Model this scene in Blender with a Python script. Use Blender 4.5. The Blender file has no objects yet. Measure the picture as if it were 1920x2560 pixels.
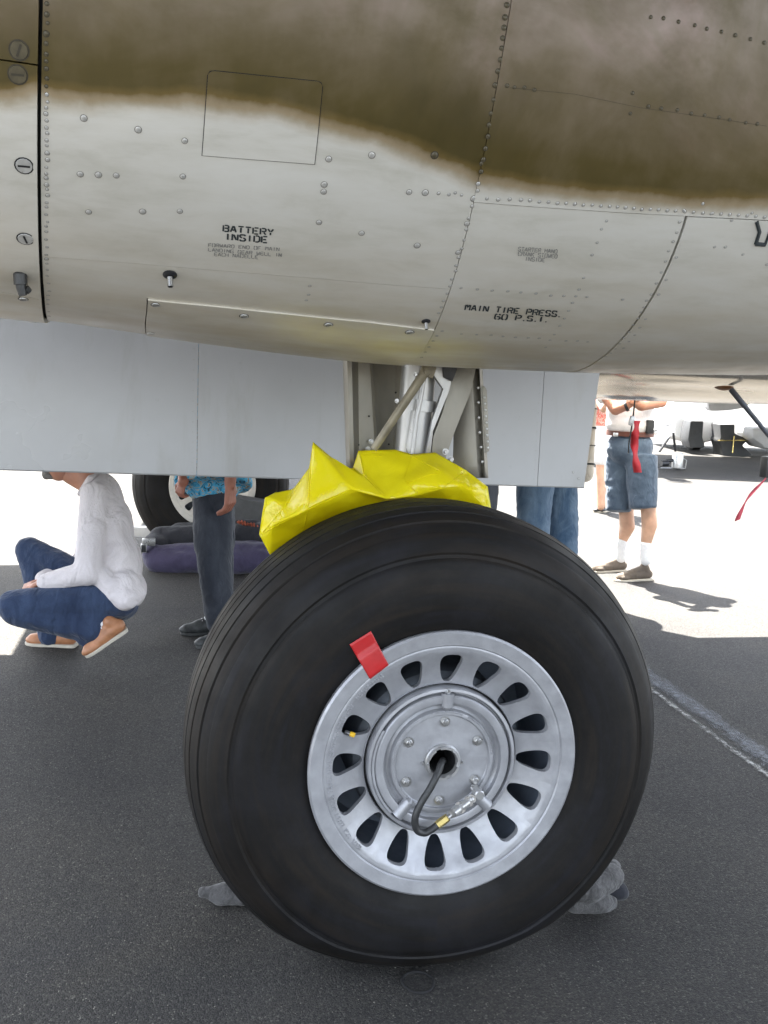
import bpy, bmesh, math, random
import numpy as np
from mathutils import Vector, Matrix, Quaternion, noise

random.seed(7)
D = bpy.data
SC = bpy.context.scene
COL = SC.collection
PI = math.pi

# ------------------------------------------------------------------ camera
CO = Vector((-.645, -2.31, 1.469)); YAW, PIT, ROL = .222, .142, .0416
FW = Vector((math.sin(YAW)*math.cos(PIT), math.cos(YAW)*math.cos(PIT), -math.sin(PIT)))
RT0 = Vector((math.cos(YAW), -math.sin(YAW), 0)); UP0 = RT0.cross(FW)
RT = RT0*math.cos(ROL) + UP0*math.sin(ROL)
UP = UP0*math.cos(ROL) - RT0*math.sin(ROL)
cd = D.cameras.new('camera'); cam = D.objects.new('camera', cd); COL.objects.link(cam)
cd.sensor_fit = 'VERTICAL'; cd.sensor_height = 36; cd.lens = 2461/2560*36
cd.clip_start = .05; cd.clip_end = 2000
cam.matrix_world = Matrix(((RT.x, UP.x, -FW.x, CO.x), (RT.y, UP.y, -FW.y, CO.y), (RT.z, UP.z, -FW.z, CO.z), (0, 0, 0, 1)))
SC.camera = cam

# ------------------------------------------------------------------ light
SUN_DIR = Vector((-.12, .485, .866)).normalized()
W = D.worlds.new('World'); SC.world = W; W.use_nodes = True
wn = W.node_tree.nodes; wl = W.node_tree.links
sky = wn.new('ShaderNodeTexSky'); sky.sky_type = 'NISHITA'; sky.sun_disc = False
sky.sun_elevation = math.asin(SUN_DIR.z); sky.sun_rotation = math.atan2(SUN_DIR.x, SUN_DIR.y)
sky.air_density = 1.0; sky.dust_density = 2.0
bg = wn['Background']; bg.inputs['Strength'].default_value = .088
hs = wn.new('ShaderNodeHueSaturation'); hs.inputs['Saturation'].default_value = .42
wl.new(sky.outputs[0], hs.inputs['Color']); wl.new(hs.outputs[0], bg.inputs[0])   # hazy, pale summer sky
sd = D.lights.new('sun', 'SUN'); sd.energy = 5.0; sd.angle = math.radians(.53); sd.color = (1, .95, .87)
so = D.objects.new('sun', sd); COL.objects.link(so)
so.rotation_mode = 'QUATERNION'; so.rotation_quaternion = SUN_DIR.to_track_quat('Z', 'Y')
vs = SC.view_settings
SC.display_settings.display_device = 'sRGB'
vs.view_transform = 'Standard'; vs.look = 'None'; vs.gamma = 1; vs.use_curve_mapping = False
vs.exposure = 3.68

# ------------------------------------------------------------------ helpers: survey of the place
def ray(vx, vy):
    s = 1920/1659
    return FW + RT*((vx*s-960)/2461) - UP*((vy*s-1280)/2461)
def P_y(vx, vy, Y):
    v = ray(vx, vy); return CO + v*((Y-CO.y)/v.y)
def P_z(vx, vy, Z):
    v = ray(vx, vy); return CO + v*((Z-CO.z)/v.z)
def P_d(vx, vy, d):
    return CO + ray(vx, vy)*d

# ------------------------------------------------------------------ helpers: objects
def tag(o, label=None, cat=None, group=None, kind=None):
    if label: o['label'] = label
    if cat: o['category'] = cat
    if group: o['group'] = group
    if kind: o['kind'] = kind
    return o
def link(o, parent=None):
    COL.objects.link(o)
    if parent is not None:
        o.parent = parent
        o.matrix_parent_inverse = parent.matrix_world.inverted() if parent.matrix_world != Matrix() else Matrix()
    return o
def empty(name, loc=(0, 0, 0)):
    o = D.objects.new(name, None); o.empty_display_size = .1
    o.location = loc; COL.objects.link(o); o.matrix_world = Matrix.Translation(Vector(loc)); return o
def mesh(name, verts, faces, mats, parent=None, smooth=True, fm=None, auto=None):
    me = D.meshes.new(name); me.from_pydata([tuple(v) for v in verts], [], faces)
    for m in (mats if isinstance(mats, (list, tuple)) else [mats]): me.materials.append(m)
    if fm: me.polygons.foreach_set('material_index', fm)
    if smooth: me.polygons.foreach_set('use_smooth', [True]*len(me.polygons))
    me.update()
    if auto is not None: 
        try: me.set_sharp_from_angle(angle=math.radians(auto))
        except Exception: pass
    o = D.objects.new(name, me); return link(o, parent)
def bmobj(name, bm, mats, parent=None, auto=35, bevel=0):
    if bevel:
        bmesh.ops.bevel(bm, geom=[e for e in bm.edges if e.is_manifold and e.calc_face_angle(0) > .6], offset=bevel, segments=2, affect='EDGES', profile=.6)
    bmesh.ops.recalc_face_normals(bm, faces=bm.faces)
    me = D.meshes.new(name); bm.to_mesh(me); bm.free()
    for m in (mats if isinstance(mats, (list, tuple)) else [mats]): me.materials.append(m)
    me.polygons.foreach_set('use_smooth', [True]*len(me.polygons))
    me.set_sharp_from_angle(angle=math.radians(auto))
    o = D.objects.new(name, me); return link(o, parent)
def frame(axis, hint=Vector((0, 0, 1))):
    a = axis.normalized()
    if abs(a.dot(hint)) > .98: hint = Vector((0, 1, 0))
    u = a.cross(hint).normalized(); v = a.cross(u).normalized(); return u, v
def tube(pts, rad, n=12, cap=True, off=0):
    """sweep: list of points, radius or list; returns verts, faces"""
    pts = [Vector(p) for p in pts]; k = len(pts)
    if not isinstance(rad, (list, tuple)): rad = [rad]*k
    V = []; F = []; u = None
    for i, p in enumerate(pts):
        t = (pts[min(i+1, k-1)]-pts[max(i-1, 0)]).normalized()
        if u is None: u, w = frame(t)
        else:
            u = (u - t*u.dot(t)).normalized(); w = t.cross(u)
        w = t.cross(u)
        for j in range(n):
            a = 2*PI*j/n; V.append(p + (u*math.cos(a)+w*math.sin(a))*rad[i])
    for i in range(k-1):
        for j in range(n):
            F.append((i*n+j, i*n+(j+1) % n, (i+1)*n+(j+1) % n, (i+1)*n+j))
    if cap: F.append(tuple(range(n-1, -1, -1))); F.append(tuple((k-1)*n+j for j in range(n)))
    return V, F
def smooth_path(pts, n=8):
    pts = [Vector(p) for p in pts]; out = []
    for i in range(len(pts)-1):
        p0 = pts[max(i-1, 0)]; p1 = pts[i]; p2 = pts[i+1]; p3 = pts[min(i+2, len(pts)-1)]
        for j in range(n):
            t = j/n
            out.append(.5*((2*p1)+(p2-p0)*t+(2*p0-5*p1+4*p2-p3)*t*t+(3*p1-p0-3*p2+p3)*t**3))
    out.append(pts[-1]); return out
class MB:
    def __init__(s): s.V = []; s.F = []; s.M = []
    def add(s, V, F, m=0):
        b = len(s.V); s.V += [Vector(v) for v in V]; s.F += [tuple(i+b for i in f) for f in F]; s.M += [m]*len(F); return s
    def box(s, c, size, R=None, m=0):
        c = Vector(c); hx, hy, hz = [q/2 for q in size]
        V = [Vector((x, y, z)) for x in (-hx, hx) for y in (-hy, hy) for z in (-hz, hz)]
        if R is not None: V = [R @ v for v in V]
        return s.add([v+c for v in V], [(0, 1, 3, 2), (4, 6, 7, 5), (0, 4, 5, 1), (2, 3, 7, 6), (0, 2, 6, 4), (1, 5, 7, 3)], m)
    def tube(s, pts, r, n=12, m=0): V, F = tube(pts, r, n); return s.add(V, F, m)
    def build(s, name, mats, parent=None, auto=35, bevel=0):
        me = D.meshes.new('t'); me.from_pydata([tuple(v) for v in s.V], [], s.F); me.polygons.foreach_set('material_index', s.M)
        bm = bmesh.new(); bm.from_mesh(me); D.meshes.remove(me)
        return bmobj(name, bm, mats, parent, auto, bevel)

# ------------------------------------------------------------------ materials
def nmat(name):
    m = D.materials.new(name); m.use_nodes = True; nt = m.node_tree
    return m, nt, nt.nodes['Principled BSDF']
def node(nt, t, **k):
    n = nt.nodes.new(t)
    for a, b in k.items(): setattr(n, a, b)
    return n
def ramp(nt, fac, stops):
    r = node(nt, 'ShaderNodeValToRGB'); el = r.color_ramp.elements
    while len(el) < len(stops): el.new(.5)
    for e, (p, c) in zip(el, stops):
        e.position = p; e.color = (*c, 1) if len(c) == 3 else c
    nt.links.new(fac, r.inputs[0]); return r.outputs[0]
def coords(nt, which='Object', scale=(1, 1, 1)):
    tc = node(nt, 'ShaderNodeTexCoord'); mp = node(nt, 'ShaderNodeMapping')
    mp.inputs['Scale'].default_value = scale; nt.links.new(tc.outputs[which], mp.inputs[0]); return mp.outputs[0]
def noise_t(nt, vec, scale, detail=4, rough=.55, dist=0):
    n = node(nt, 'ShaderNodeTexNoise'); n.inputs['Scale'].default_value = scale; n.inputs['Detail'].default_value = detail
    n.inputs['Roughness'].default_value = rough; n.inputs['Distortion'].default_value = dist
    nt.links.new(vec, n.inputs['Vector']); return n.outputs['Fac']
def mixc(nt, f, a, b, mode='MIX'):
    m = node(nt, 'ShaderNodeMix', data_type='RGBA', blend_type=mode)
    for i, v in ((0, f), (6, a), (7, b)):
        if hasattr(v, 'node'): nt.links.new(v, m.inputs[i])
        else: m.inputs[i].default_value = (*v, 1) if isinstance(v, tuple) and len(v) == 3 else v
    return m.outputs[2]
def math_n(nt, op, a, b=0., c=None):
    m = node(nt, 'ShaderNodeMath', operation=op)
    for i, v in enumerate((a, b) if c is None else (a, b, c)):
        if hasattr(v, 'node'): nt.links.new(v, m.inputs[i])
        else: m.inputs[i].default_value = v
    return m.outputs[0]
def mrange(nt, v, a, b, c=0., d=1.):
    m = node(nt, 'ShaderNodeMapRange'); nt.links.new(v, m.inputs[0])
    for i, q in enumerate((a, b, c, d)): m.inputs[i+1].default_value = q
    return m.outputs[0]
def bump(nt, bsdf, h, strength=.3, dist=.01):
    b = node(nt, 'ShaderNodeBump'); b.inputs['Strength'].default_value = strength; b.inputs['Distance'].default_value = dist
    nt.links.new(h, b.inputs['Height']); nt.links.new(b.outputs[0], bsdf.inputs['Normal']); return b
def simple(name, col, rough=.6, metal=0, var=.25, scale=30, bs=.15, bd=.003, col2=None, aniso=(1, 1, 1), detail=5, spec=.5):
    m, nt, b = nmat(name); v = coords(nt, scale=aniso)
    n = noise_t(nt, v, scale, detail)
    c2 = col2 or tuple(max(0, c*(1-var)) for c in col); c1 = tuple(min(1, c*(1+var*.6)) for c in col) if not col2 else col
    nt.links.new(ramp(nt, n, [(.3, c2), (.7, c1)]), b.inputs['Base Color'])
    b.inputs['Metallic'].default_value = metal; b.inputs['Specular IOR Level'].default_value = spec
    nt.links.new(mrange(nt, noise_t(nt, v, scale*2.3, 3), .3, .7, max(.03, rough-.08), min(1, rough+.08)), b.inputs['Roughness'])
    if bs: bump(nt, b, n, bs, bd)
    return m

# nacelle paint: neutral grey below, sprayed olive drab above (attribute 'paint' = metres above the spray edge)
def make_skin():
    m, nt, b = nmat('nacelle_paint'); v = coords(nt)
    at = node(nt, 'ShaderNodeAttribute', attribute_name='paint')
    ed = noise_t(nt, v, 9, 5, .6)
    d = math_n(nt, 'ADD', at.outputs['Fac'], math_n(nt, 'MULTIPLY', math_n(nt, 'SUBTRACT', ed, .5), .035))
    mask = mrange(nt, d, -.010, .014)
    fade = noise_t(nt, v, 2.6, 6, .6, .6); fade2 = noise_t(nt, coords(nt, scale=(6, 6, .8)), 3, 4)
    olive = ramp(nt, math_n(nt, 'ADD', math_n(nt, 'MULTIPLY', fade, .75), math_n(nt, 'MULTIPLY', fade2, .25)), [(.34, (.056, .043, .010)), (.5, (.080, .060, .016)), (.66, (.135, .105, .055))])
    up = mrange(nt, at.outputs['Fac'], .05, .27)
    chalk = ramp(nt, noise_t(nt, v, 3.3, 5, .65, 1.0), [(.33, (.155, .122, .085)), (.5, (.225, .182, .155)), (.60, (.28, .215, .20)), (.72, (.40, .25, .22))])
    upm = math_n(nt, 'MULTIPLY', up, mrange(nt, fade, .38, .60, .25, 1.))
    olive = mixc(nt, upm, olive, chalk)
    edge = mrange(nt, math_n(nt, 'ABSOLUTE', math_n(nt, 'SUBTRACT', d, .003)), .0, .022, 1., 0.)
    grime = noise_t(nt, coords(nt, scale=(1, 1, 5)), 5, 6, .65, .3)
    grey = ramp(nt, grime, [(.3, (.53, .52, .465)), (.5, (.62, .61, .565)), (.7, (.66, .655, .62))])
    # grey turns browner towards the belly, in lengthwise streaks
    geo = node(nt, 'ShaderNodeNewGeometry'); sx = node(nt, 'ShaderNodeSeparateXYZ'); nt.links.new(geo.outputs['Position'], sx.inputs[0])
    low = mrange(nt, sx.outputs['Z'], 1.74, 1.50)
    belly_brown = math_n(nt, 'MULTIPLY', low, mrange(nt, noise_t(nt, coords(nt, scale=(1.2, 6, 6)), 3, 6, .6), .32, .68, .15, .75))
    grey = mixc(nt, belly_brown, grey, (.46, .39, .27))
    c = mixc(nt, mask, grey, olive)
    c = mixc(nt, math_n(nt, 'MULTIPLY', edge, .55), c, (.30, .20, .07))
    nt.links.new(c, b.inputs['Base Color'])
    r = mixc(nt, mask, (.36, .36, .36), (.5, .5, .5))
    rr = math_n(nt, 'ADD', mrange(nt, noise_t(nt, v, 22, 4), .3, .7, -.05, .06), mrange(nt, mask, 0, 1, .34, .42))
    nt.links.new(rr, b.inputs['Roughness'])
    b.inputs['Metallic'].default_value = .25
    h = math_n(nt, 'ADD', noise_t(nt, coords(nt, scale=(1, 1, 1.3)), 4.5, 2), math_n(nt, 'MULTIPLY', noise_t(nt, v, 60, 3), .04))
    bump(nt, b, h, .28, .012)
    return m
M_skin = make_skin()
def make_asphalt():
    m, nt, b = nmat('asphalt'); v = coords(nt)
    vo = node(nt, 'ShaderNodeTexVoronoi'); vo.inputs['Scale'].default_value = 240; nt.links.new(v, vo.inputs['Vector'])
    st = node(nt, 'ShaderNodeSeparateColor'); nt.links.new(vo.outputs['Color'], st.inputs[0])
    agg = ramp(nt, st.outputs[0], [(0, (.026, .026, .026)), (.5, (.040, .039, .037)), (.84, (.053, .051, .048)), (.965, (.068, .065, .060)), (1, (.11, .105, .095))])
    big = noise_t(nt, v, 1.3, 6, .6, .4)
    c = mixc(nt, 1., agg, ramp(nt, big, [(.3, (.80, .80, .84)), (.5, (1.0, 1.0, 1.0)), (.7, (1.16, 1.13, 1.08))]), 'MULTIPLY')
    stain = mrange(nt, noise_t(nt, v, .7, 3, .5, 1.2), .60, .70)
    c = mixc(nt, math_n(nt, 'MULTIPLY', stain, .35), c, (.03, .03, .034))
    nt.links.new(c, b.inputs['Base Color'])
    nt.links.new(mrange(nt, st.outputs[1], 0, 1, .62, .95), b.inputs['Roughness']); b.inputs['Specular IOR Level'].default_value = .12
    h = math_n(nt, 'ADD', math_n(nt, 'MULTIPLY', vo.outputs['Distance'], -1.5), math_n(nt, 'MULTIPLY', noise_t(nt, v, 420, 3), .8))
    bump(nt, b, h, .5, .004)
    return m
M_asphalt = make_asphalt()
def make_rubber():
    m, nt, b = nmat('tyre_rubber'); tc = coords(nt)
    n1 = noise_t(nt, tc, 5, 6, .65, .5); n2 = noise_t(nt, tc, 60, 4)
    c = ramp(nt, n1, [(.3, (.0042, .0040, .0040)), (.5, (.0060, .0057, .0057)), (.62, (.0084, .0082, .0094)), (.75, (.0115, .009, .0068))])
    c = mixc(nt, mrange(nt, n2, .45, .8, 0, .35), c, (.013, .012, .011))
    sx = node(nt, 'ShaderNodeSeparateXYZ'); nt.links.new(tc, sx.inputs[0])
    zz = math_n(nt, 'SUBTRACT', sx.outputs['Z'], .565); rr = math_n(nt, 'SQRT', math_n(nt, 'ADD', math_n(nt, 'MULTIPLY', sx.outputs['X'], sx.outputs['X']), math_n(nt, 'MULTIPLY', zz, zz)))
    cb = node(nt, 'ShaderNodeCombineXYZ'); nt.links.new(math_n(nt, 'MULTIPLY', rr, 14), cb.inputs[0]); nt.links.new(math_n(nt, 'MULTIPLY', math_n(nt, 'ARCTAN2', sx.outputs['X'], zz), .55), cb.inputs[1]); nt.links.new(math_n(nt, 'MULTIPLY', sx.outputs['Y'], 14), cb.inputs[2])
    wear = noise_t(nt, cb.outputs[0], 2.2, 6, .62, .3)
    c = mixc(nt, mrange(nt, wear, .47, .68, 0, .5), c, (.019, .0138, .0095))
    c = mixc(nt, mrange(nt, wear, .46, .30, 0, .6), c, (.0105, .0105, .0138))
    nt.links.new(c, b.inputs['Base Color'])
    nt.links.new(mrange(nt, noise_t(nt, tc, 9, 4), .3, .7, .5, .72), b.inputs['Roughness']); b.inputs['Specular IOR Level'].default_value = .20
    bump(nt, b, math_n(nt, 'ADD', n2, noise_t(nt, tc, 14, 3)), .12, .004)
    return m
M_rubber = make_rubber()
M_rim = simple('silver_wheel_paint', (.325, .33, .35), .42, .38, .16, 22, .35, .004)
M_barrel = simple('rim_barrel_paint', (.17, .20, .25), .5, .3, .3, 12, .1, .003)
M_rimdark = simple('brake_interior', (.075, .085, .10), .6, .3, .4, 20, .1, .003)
M_black = simple('dark_gap', (.012, .012, .013), .9, 0, .2, 20, 0)
M_steel = simple('bare_steel', (.42, .42, .42), .32, .85, .25, 60, .15, .002)
M_strutsilver = simple('strut_silver', (.42, .42, .42), .34, .6, .25, 14, .15, .003, aniso=(1, 1, .35))
M_zinc = simple('grey_primer_metal', (.27, .255, .22), .45, .35, .25, 9, .15, .004, aniso=(1, 1, .4))
M_olivebrace = simple('worn_brace_paint', (.22, .195, .14), .42, .3, .35, 20, .15, .003)
M_brass = simple('brass', (.48, .38, .14), .3, .85, .2, 40, .1, .001)
M_hose = simple('black_hose', (.022, .023, .024), .45, 0, .3, 60, .1, .001)
M_rivet = simple('rivet_metal', (.47, .47, .455), .34, .3, .2, 80, 0)
M_rivet_olive = simple('painted_rivet', (.085, .072, .042), .45, .1, .3, 80, 0)
M_ring = simple('rivet_grime', (.19, .185, .165), .7, 0, .3, 90, 0)
M_ring_o = simple('rivet_grime_olive', (.045, .038, .024), .7, 0, .3, 90, 0)
M_ink = simple('stencil_ink', (.022, .03, .034), .6, 0, .3, 300, 0)
M_ink2 = simple('worn_stencil_ink', (.14, .14, .135), .6, 0, .35, 260, 0, col2=(.27, .27, .26))
M_door = simple('door_grey_paint', (.40, .41, .425), .42, .08, .08, 3, .12, .01, aniso=(1, 1, 1.5))
def make_door():
    m, nt, b = nmat('door_paint'); v = coords(nt, scale=(1, 1, .18)); w = coords(nt)
    st = noise_t(nt, v, 7, 6, .65, .4); bl = noise_t(nt, w, 1.6, 4, .55)
    c = ramp(nt, bl, [(.35, (.36, .365, .37)), (.65, (.42, .425, .432))])
    c = mixc(nt, mrange(nt, st, .54, .74, 0, .35), c, (.27, .255, .22))
    c = mixc(nt, mrange(nt, noise_t(nt, w, 34, 5, .7), .64, .78, 0, .3), c, (.22, .215, .20))
    nt.links.new(c, b.inputs['Base Color']); nt.links.new(mrange(nt, bl, .3, .7, .26, .5), b.inputs['Roughness']); b.inputs['Metallic'].default_value = .15
    bump(nt, b, noise_t(nt, w, 2.2, 2), .22, .02); return m
M_door = make_door()
M_fus = simple('fuselage_metal', (.72, .67, .58), .2, .8, .12, 2.5, .12, .02, aniso=(.4, 1, 1))
M_red = simple('red_tape', (.40, .016, .018), .45, 0, .12, 30, .15, .002)
M_ribbon = simple('red_ribbon', (.62, .02, .03), .55, 0, .2, 30, .2, .002)
def make_yellow():
    m, nt, b = nmat('yellow_plastic_film'); v = coords(nt)
    n = noise_t(nt, v, 7, 5, .6, .8)
    nt.links.new(ramp(nt, n, [(.3, (.82, .72, .006)), (.7, (.92, .85, .02))]), b.inputs['Base Color'])
    b.inputs['Roughness'].default_value = .16; b.inputs['Specular IOR Level'].default_value = .6
    vo = node(nt, 'ShaderNodeTexVoronoi', feature='SMOOTH_F1'); vo.inputs['Scale'].default_value = 6; nt.links.new(v, vo.inputs['Vector'])
    bp = bump(nt, b, math_n(nt, 'ADD', vo.outputs['Distance'], noise_t(nt, v, 9, 5, .55, 1.2)), .33, .014)
    tr = node(nt, 'ShaderNodeBsdfTranslucent'); tr.inputs[0].default_value = (.85, .75, .02, 1); nt.links.new(bp.outputs[0], tr.inputs['Normal'])
    mx = node(nt, 'ShaderNodeMixShader'); mx.inputs[0].default_value = .45
    nt.links.new(b.outputs[0], mx.inputs[1]); nt.links.new(tr.outputs[0], mx.inputs[2])
    nt.links.new(mx.outputs[0], nt.nodes['Material Output'].inputs[0]); return m
M_yellow = make_yellow()
def cloth(name, c1, c2, scale=8, rough=.9, wr=.35, aniso=(1, 1, .5)):
    m, nt, b = nmat(name); v = coords(nt, scale=aniso); w = coords(nt)
    n = noise_t(nt, v, scale, 5, .6, .8)
    c = ramp(nt, n, [(.32, c1), (.68, c2)])
    weave = noise_t(nt, w, 260, 2)
    c = mixc(nt, mrange(nt, weave, .3, .7, 0, .3), c, tuple(q*.7 for q in c1))
    nt.links.new(c, b.inputs['Base Color']); b.inputs['Roughness'].default_value = rough; b.inputs['Specular IOR Level'].default_value = .2
    b.inputs['Sheen Weight'].default_value = .15
    bump(nt, b, math_n(nt, 'ADD', noise_t(nt, v, scale*1.6, 3, .5, 1.5), math_n(nt, 'MULTIPLY', weave, .05)), wr, .035); return m
M_jean_blue = cloth('blue_denim', (.019, .031, .066), (.040, .062, .118), wr=.6)
M_jean_dark = cloth('charcoal_denim', (.02, .024, .034), (.05, .056, .07))
M_jean_light = cloth('faded_denim', (.045, .085, .145), (.15, .21, .28))
M_short = cloth('short_denim', (.040, .062, .098), (.10, .14, .195))
M_white = cloth('white_shirt', (.60, .56, .57), (.70, .655, .665), 5, wr=.95)
M_tee = cloth('white_tee', (.72, .72, .74), (.82, .82, .82), 6)
M_beige = cloth('beige_shirt', (.50, .44, .36), (.62, .56, .48), 6)
M_band = cloth('black_trim', (.02, .02, .02), (.03, .03, .03), 6)
M_purple = cloth('purple_canvas', (.032, .028, .058), (.060, .052, .098), 7)
M_blackc = cloth('black_canvas', (.014, .015, .02), (.03, .031, .037), 7)
M_greytr = cloth('dark_grey_trousers', (.06, .065, .08), (.11, .115, .13), 7)
M_sock = cloth('white_sock', (.68, .68, .70), (.8, .8, .8), 40, aniso=(1, 1, 1), wr=.15)
def hawaii(name, cs):
    m, nt, b = nmat(name); v = coords(nt)
    n = noise_t(nt, v, 16, 4, .6, 2.5)
    r = node(nt, 'ShaderNodeValToRGB'); r.color_ramp.interpolation = 'CONSTANT'
    el = r.color_ramp.elements
    while len(el) < len(cs): el.new(.5)
    for i, (e, c) in enumerate(zip(el, cs)): e.position = [0, .4, .47, .55, .62][i]; e.color = (*c, 1)
    nt.links.new(n, r.inputs[0]); nt.links.new(r.outputs[0], b.inputs['Base Color']); b.inputs['Roughness'].default_value = .85
    bump(nt, b, noise_t(nt, v, 9, 3, .5, 1), .3, .03); return m
M_hawaii = hawaii('blue_floral_shirt', [(.02, .045, .06), (.05, .30, .52), (.08, .42, .68), (.45, .42, .33), (.05, .05, .05)])
M_redshirt = hawaii('red_patterned_shirt', [(.5, .06, .04), (.6, .3, .25), (.6, .1, .06), (.7, .6, .5), (.5, .05, .04)])
def skinm(name, c):
    m, nt, b = nmat(name); v = coords(nt); n = noise_t(nt, v, 18, 5)
    nt.links.new(ramp(nt, n, [(.3, tuple(q*.82 for q in c)), (.7, tuple(min(1, q*1.1) for q in c))]), b.inputs['Base Color'])
    b.inputs['Roughness'].default_value = .5; b.inputs['Subsurface Weight'].default_value = .08; b.inputs['Subsurface Scale'].default_value = .01
    bump(nt, b, noise_t(nt, v, 120, 3), .15, .002); return m
M_flesh = skinm('skin_tanned', (.42, .20, .13)); M_flesh2 = skinm('skin_ruddy', (.33, .13, .085)); M_flesh3 = skinm('skin_light', (.50, .29, .19))
M_hair = simple('greying_hair', (.09, .07, .055), .6, 0, .4, 90, .5, .004)
M_beard = simple('grey_beard', (.16, .15, .14), .8, 0, .3, 90, .5, .004)
M_tan = simple('tan_leather', (.36, .16, .075), .5, 0, .25, 25, .25, .004)
M_taupe = simple('taupe_suede', (.095, .075, .058), .85, 0, .2, 30, .25, .004)
M_sole = simple('cream_sole', (.46, .42, .35), .7, 0, .12, 40, .1, .002)
M_lace = simple('white_lace', (.7, .7, .7), .8, 0, .1, 60, 0)
M_sneak = simple('grey_black_sneaker', (.012, .013, .015), .6, 0, .3, 22, .2, .003, col2=(.07, .075, .075))
M_belt = simple('brown_belt', (.10, .03, .018), .5, 0, .2, 30, .1, .002)
M_plastic = simple('black_plastic', (.02, .021, .024), .4, 0, .2, 30, .1, .001)
M_chock = cloth('grey_rope_canvas', (.045, .044, .044), (.115, .112, .112), 18, aniso=(1, 1, 1))
M_whitepaint = simple('white_aircraft_paint', (.78, .78, .77), .35, 0, .04, 5, .03, .005)
M_greypaint = simple('light_grey_paint', (.42, .42, .42), .5, 0, .1, 5, .05, .005)
M_darkhull = simple('dark_intake', (.03, .032, .035), .6, 0, .3, 4, .1, .01)
M_orange = simple('brown_rust_paint', (.20, .085, .03), .5, .2, .3, 15, .1, .003)
M_rod = simple('blue_grey_rod', (.07, .075, .09), .45, .2, .25, 20, .1, .002)

# ================================================================== SETTING
g = mesh('ground', [(-400, -400, 0), (400, -400, 0), (400, 400, 0), (-400, 400, 0)], [(0, 1, 2, 3)], M_asphalt, smooth=False); tag(g, kind='structure')
def make_line_mat(c, lo, hi):
    m, nt, b = nmat('worn_line_paint'); v = coords(nt)
    n = noise_t(nt, v, 34, 6, .75, .3); n2 = noise_t(nt, v, 5, 3)
    at = node(nt, 'ShaderNodeAttribute', attribute_name='edge')
    k = math_n(nt, 'ADD', math_n(nt, 'MULTIPLY', n, .7), math_n(nt, 'MULTIPLY', n2, .3))
    k = math_n(nt, 'ADD', k, math_n(nt, 'MULTIPLY', at.outputs['Fac'], -.25))
    nt.links.new(ramp(nt, noise_t(nt, v, 60, 3), [(.3, tuple(q*.75 for q in c)), (.7, c)]), b.inputs['Base Color']); b.inputs['Roughness'].default_value = .85
    tr = node(nt, 'ShaderNodeBsdfTransparent'); mx = node(nt, 'ShaderNodeMixShader')
    nt.links.new(mrange(nt, k, lo, hi), mx.inputs[0]); nt.links.new(tr.outputs[0], mx.inputs[1]); nt.links.new(b.outputs[0], mx.inputs[2])
    nt.links.new(mx.outputs[0], nt.nodes['Material Output'].inputs[0]); return m
def strip(name, a, b, w, z, m, n=60):
    a = Vector(a); b = Vector(b); t = (b-a).normalized(); s = Vector((-t.y, t.x, 0)); V = []; E = []
    for i in range(n+1):
        p = a.lerp(b, i/n)
        for k in range(5):
            q = k/4*2-1; V.append(p+s*(q*w/2)+Vector((0, 0, z))); E.append(abs(q)**1.5)
    F = [(i*5+k, i*5+k+1, (i+1)*5+k+1, (i+1)*5+k) for i in range(n) for k in range(4)]
    o = mesh(name, V, F, m, smooth=False); at = o.data.attributes.new('edge', 'FLOAT', 'POINT'); at.data.foreach_set('value', E); return o
a = P_z(1390, 1478, 0); b = P_z(1659, 1676, 0); d = (b-a); 
o = strip('painted_line', a-d*.6, b+d*1.5, .060, .004, make_line_mat((.36, .36, .34), .38, .58)); tag(o, kind='structure')
a2 = P_z(1398, 1456, 0); b2 = P_z(1659, 1640, 0); d = b2-a2
o = strip('painted_line', a2-d*.2, b2+d*1.5, .15, .0045, make_line_mat((.16, .17, .185), .30, .62)); tag(o, kind='structure')

V = []; F = []; random.seed(11)
for i in range(1500):
    d_ = 2.0+6*random.random()**1.6; vx = random.uniform(-20, 1680); p = P_d(vx, 900, d_); r = random.uniform(.0009, .0024); b_ = len(V)
    for q in ((r, 0, 0), (-r*.8, r*.6, 0), (-r*.5, -r, 0), (0, .1*r, r*.9), (r*.6, r*.8, r*.3)): V.append((p.x+q[0], p.y+q[1], .0005+q[2]))
    F += [(b_+0, b_+4, b_+3), (b_+4, b_+1, b_+3), (b_+1, b_+2, b_+3), (b_+2, b_+0, b_+3)]
gs = mesh('grit', V, F, simple('pale_grit', (.17, .16, .14), .9, 0, .5, 3, 0), smooth=False); tag(gs, 'fine pale grit scattered over the dark asphalt', 'grit', kind='stuff')
# ================================================================== THE AIRPLANE
AIR = empty('bomber_airplane', (0, 0, 0))
tag(AIR, 'olive drab and grey vintage bomber on its big wheels with open bay door', 'airplane')

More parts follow.
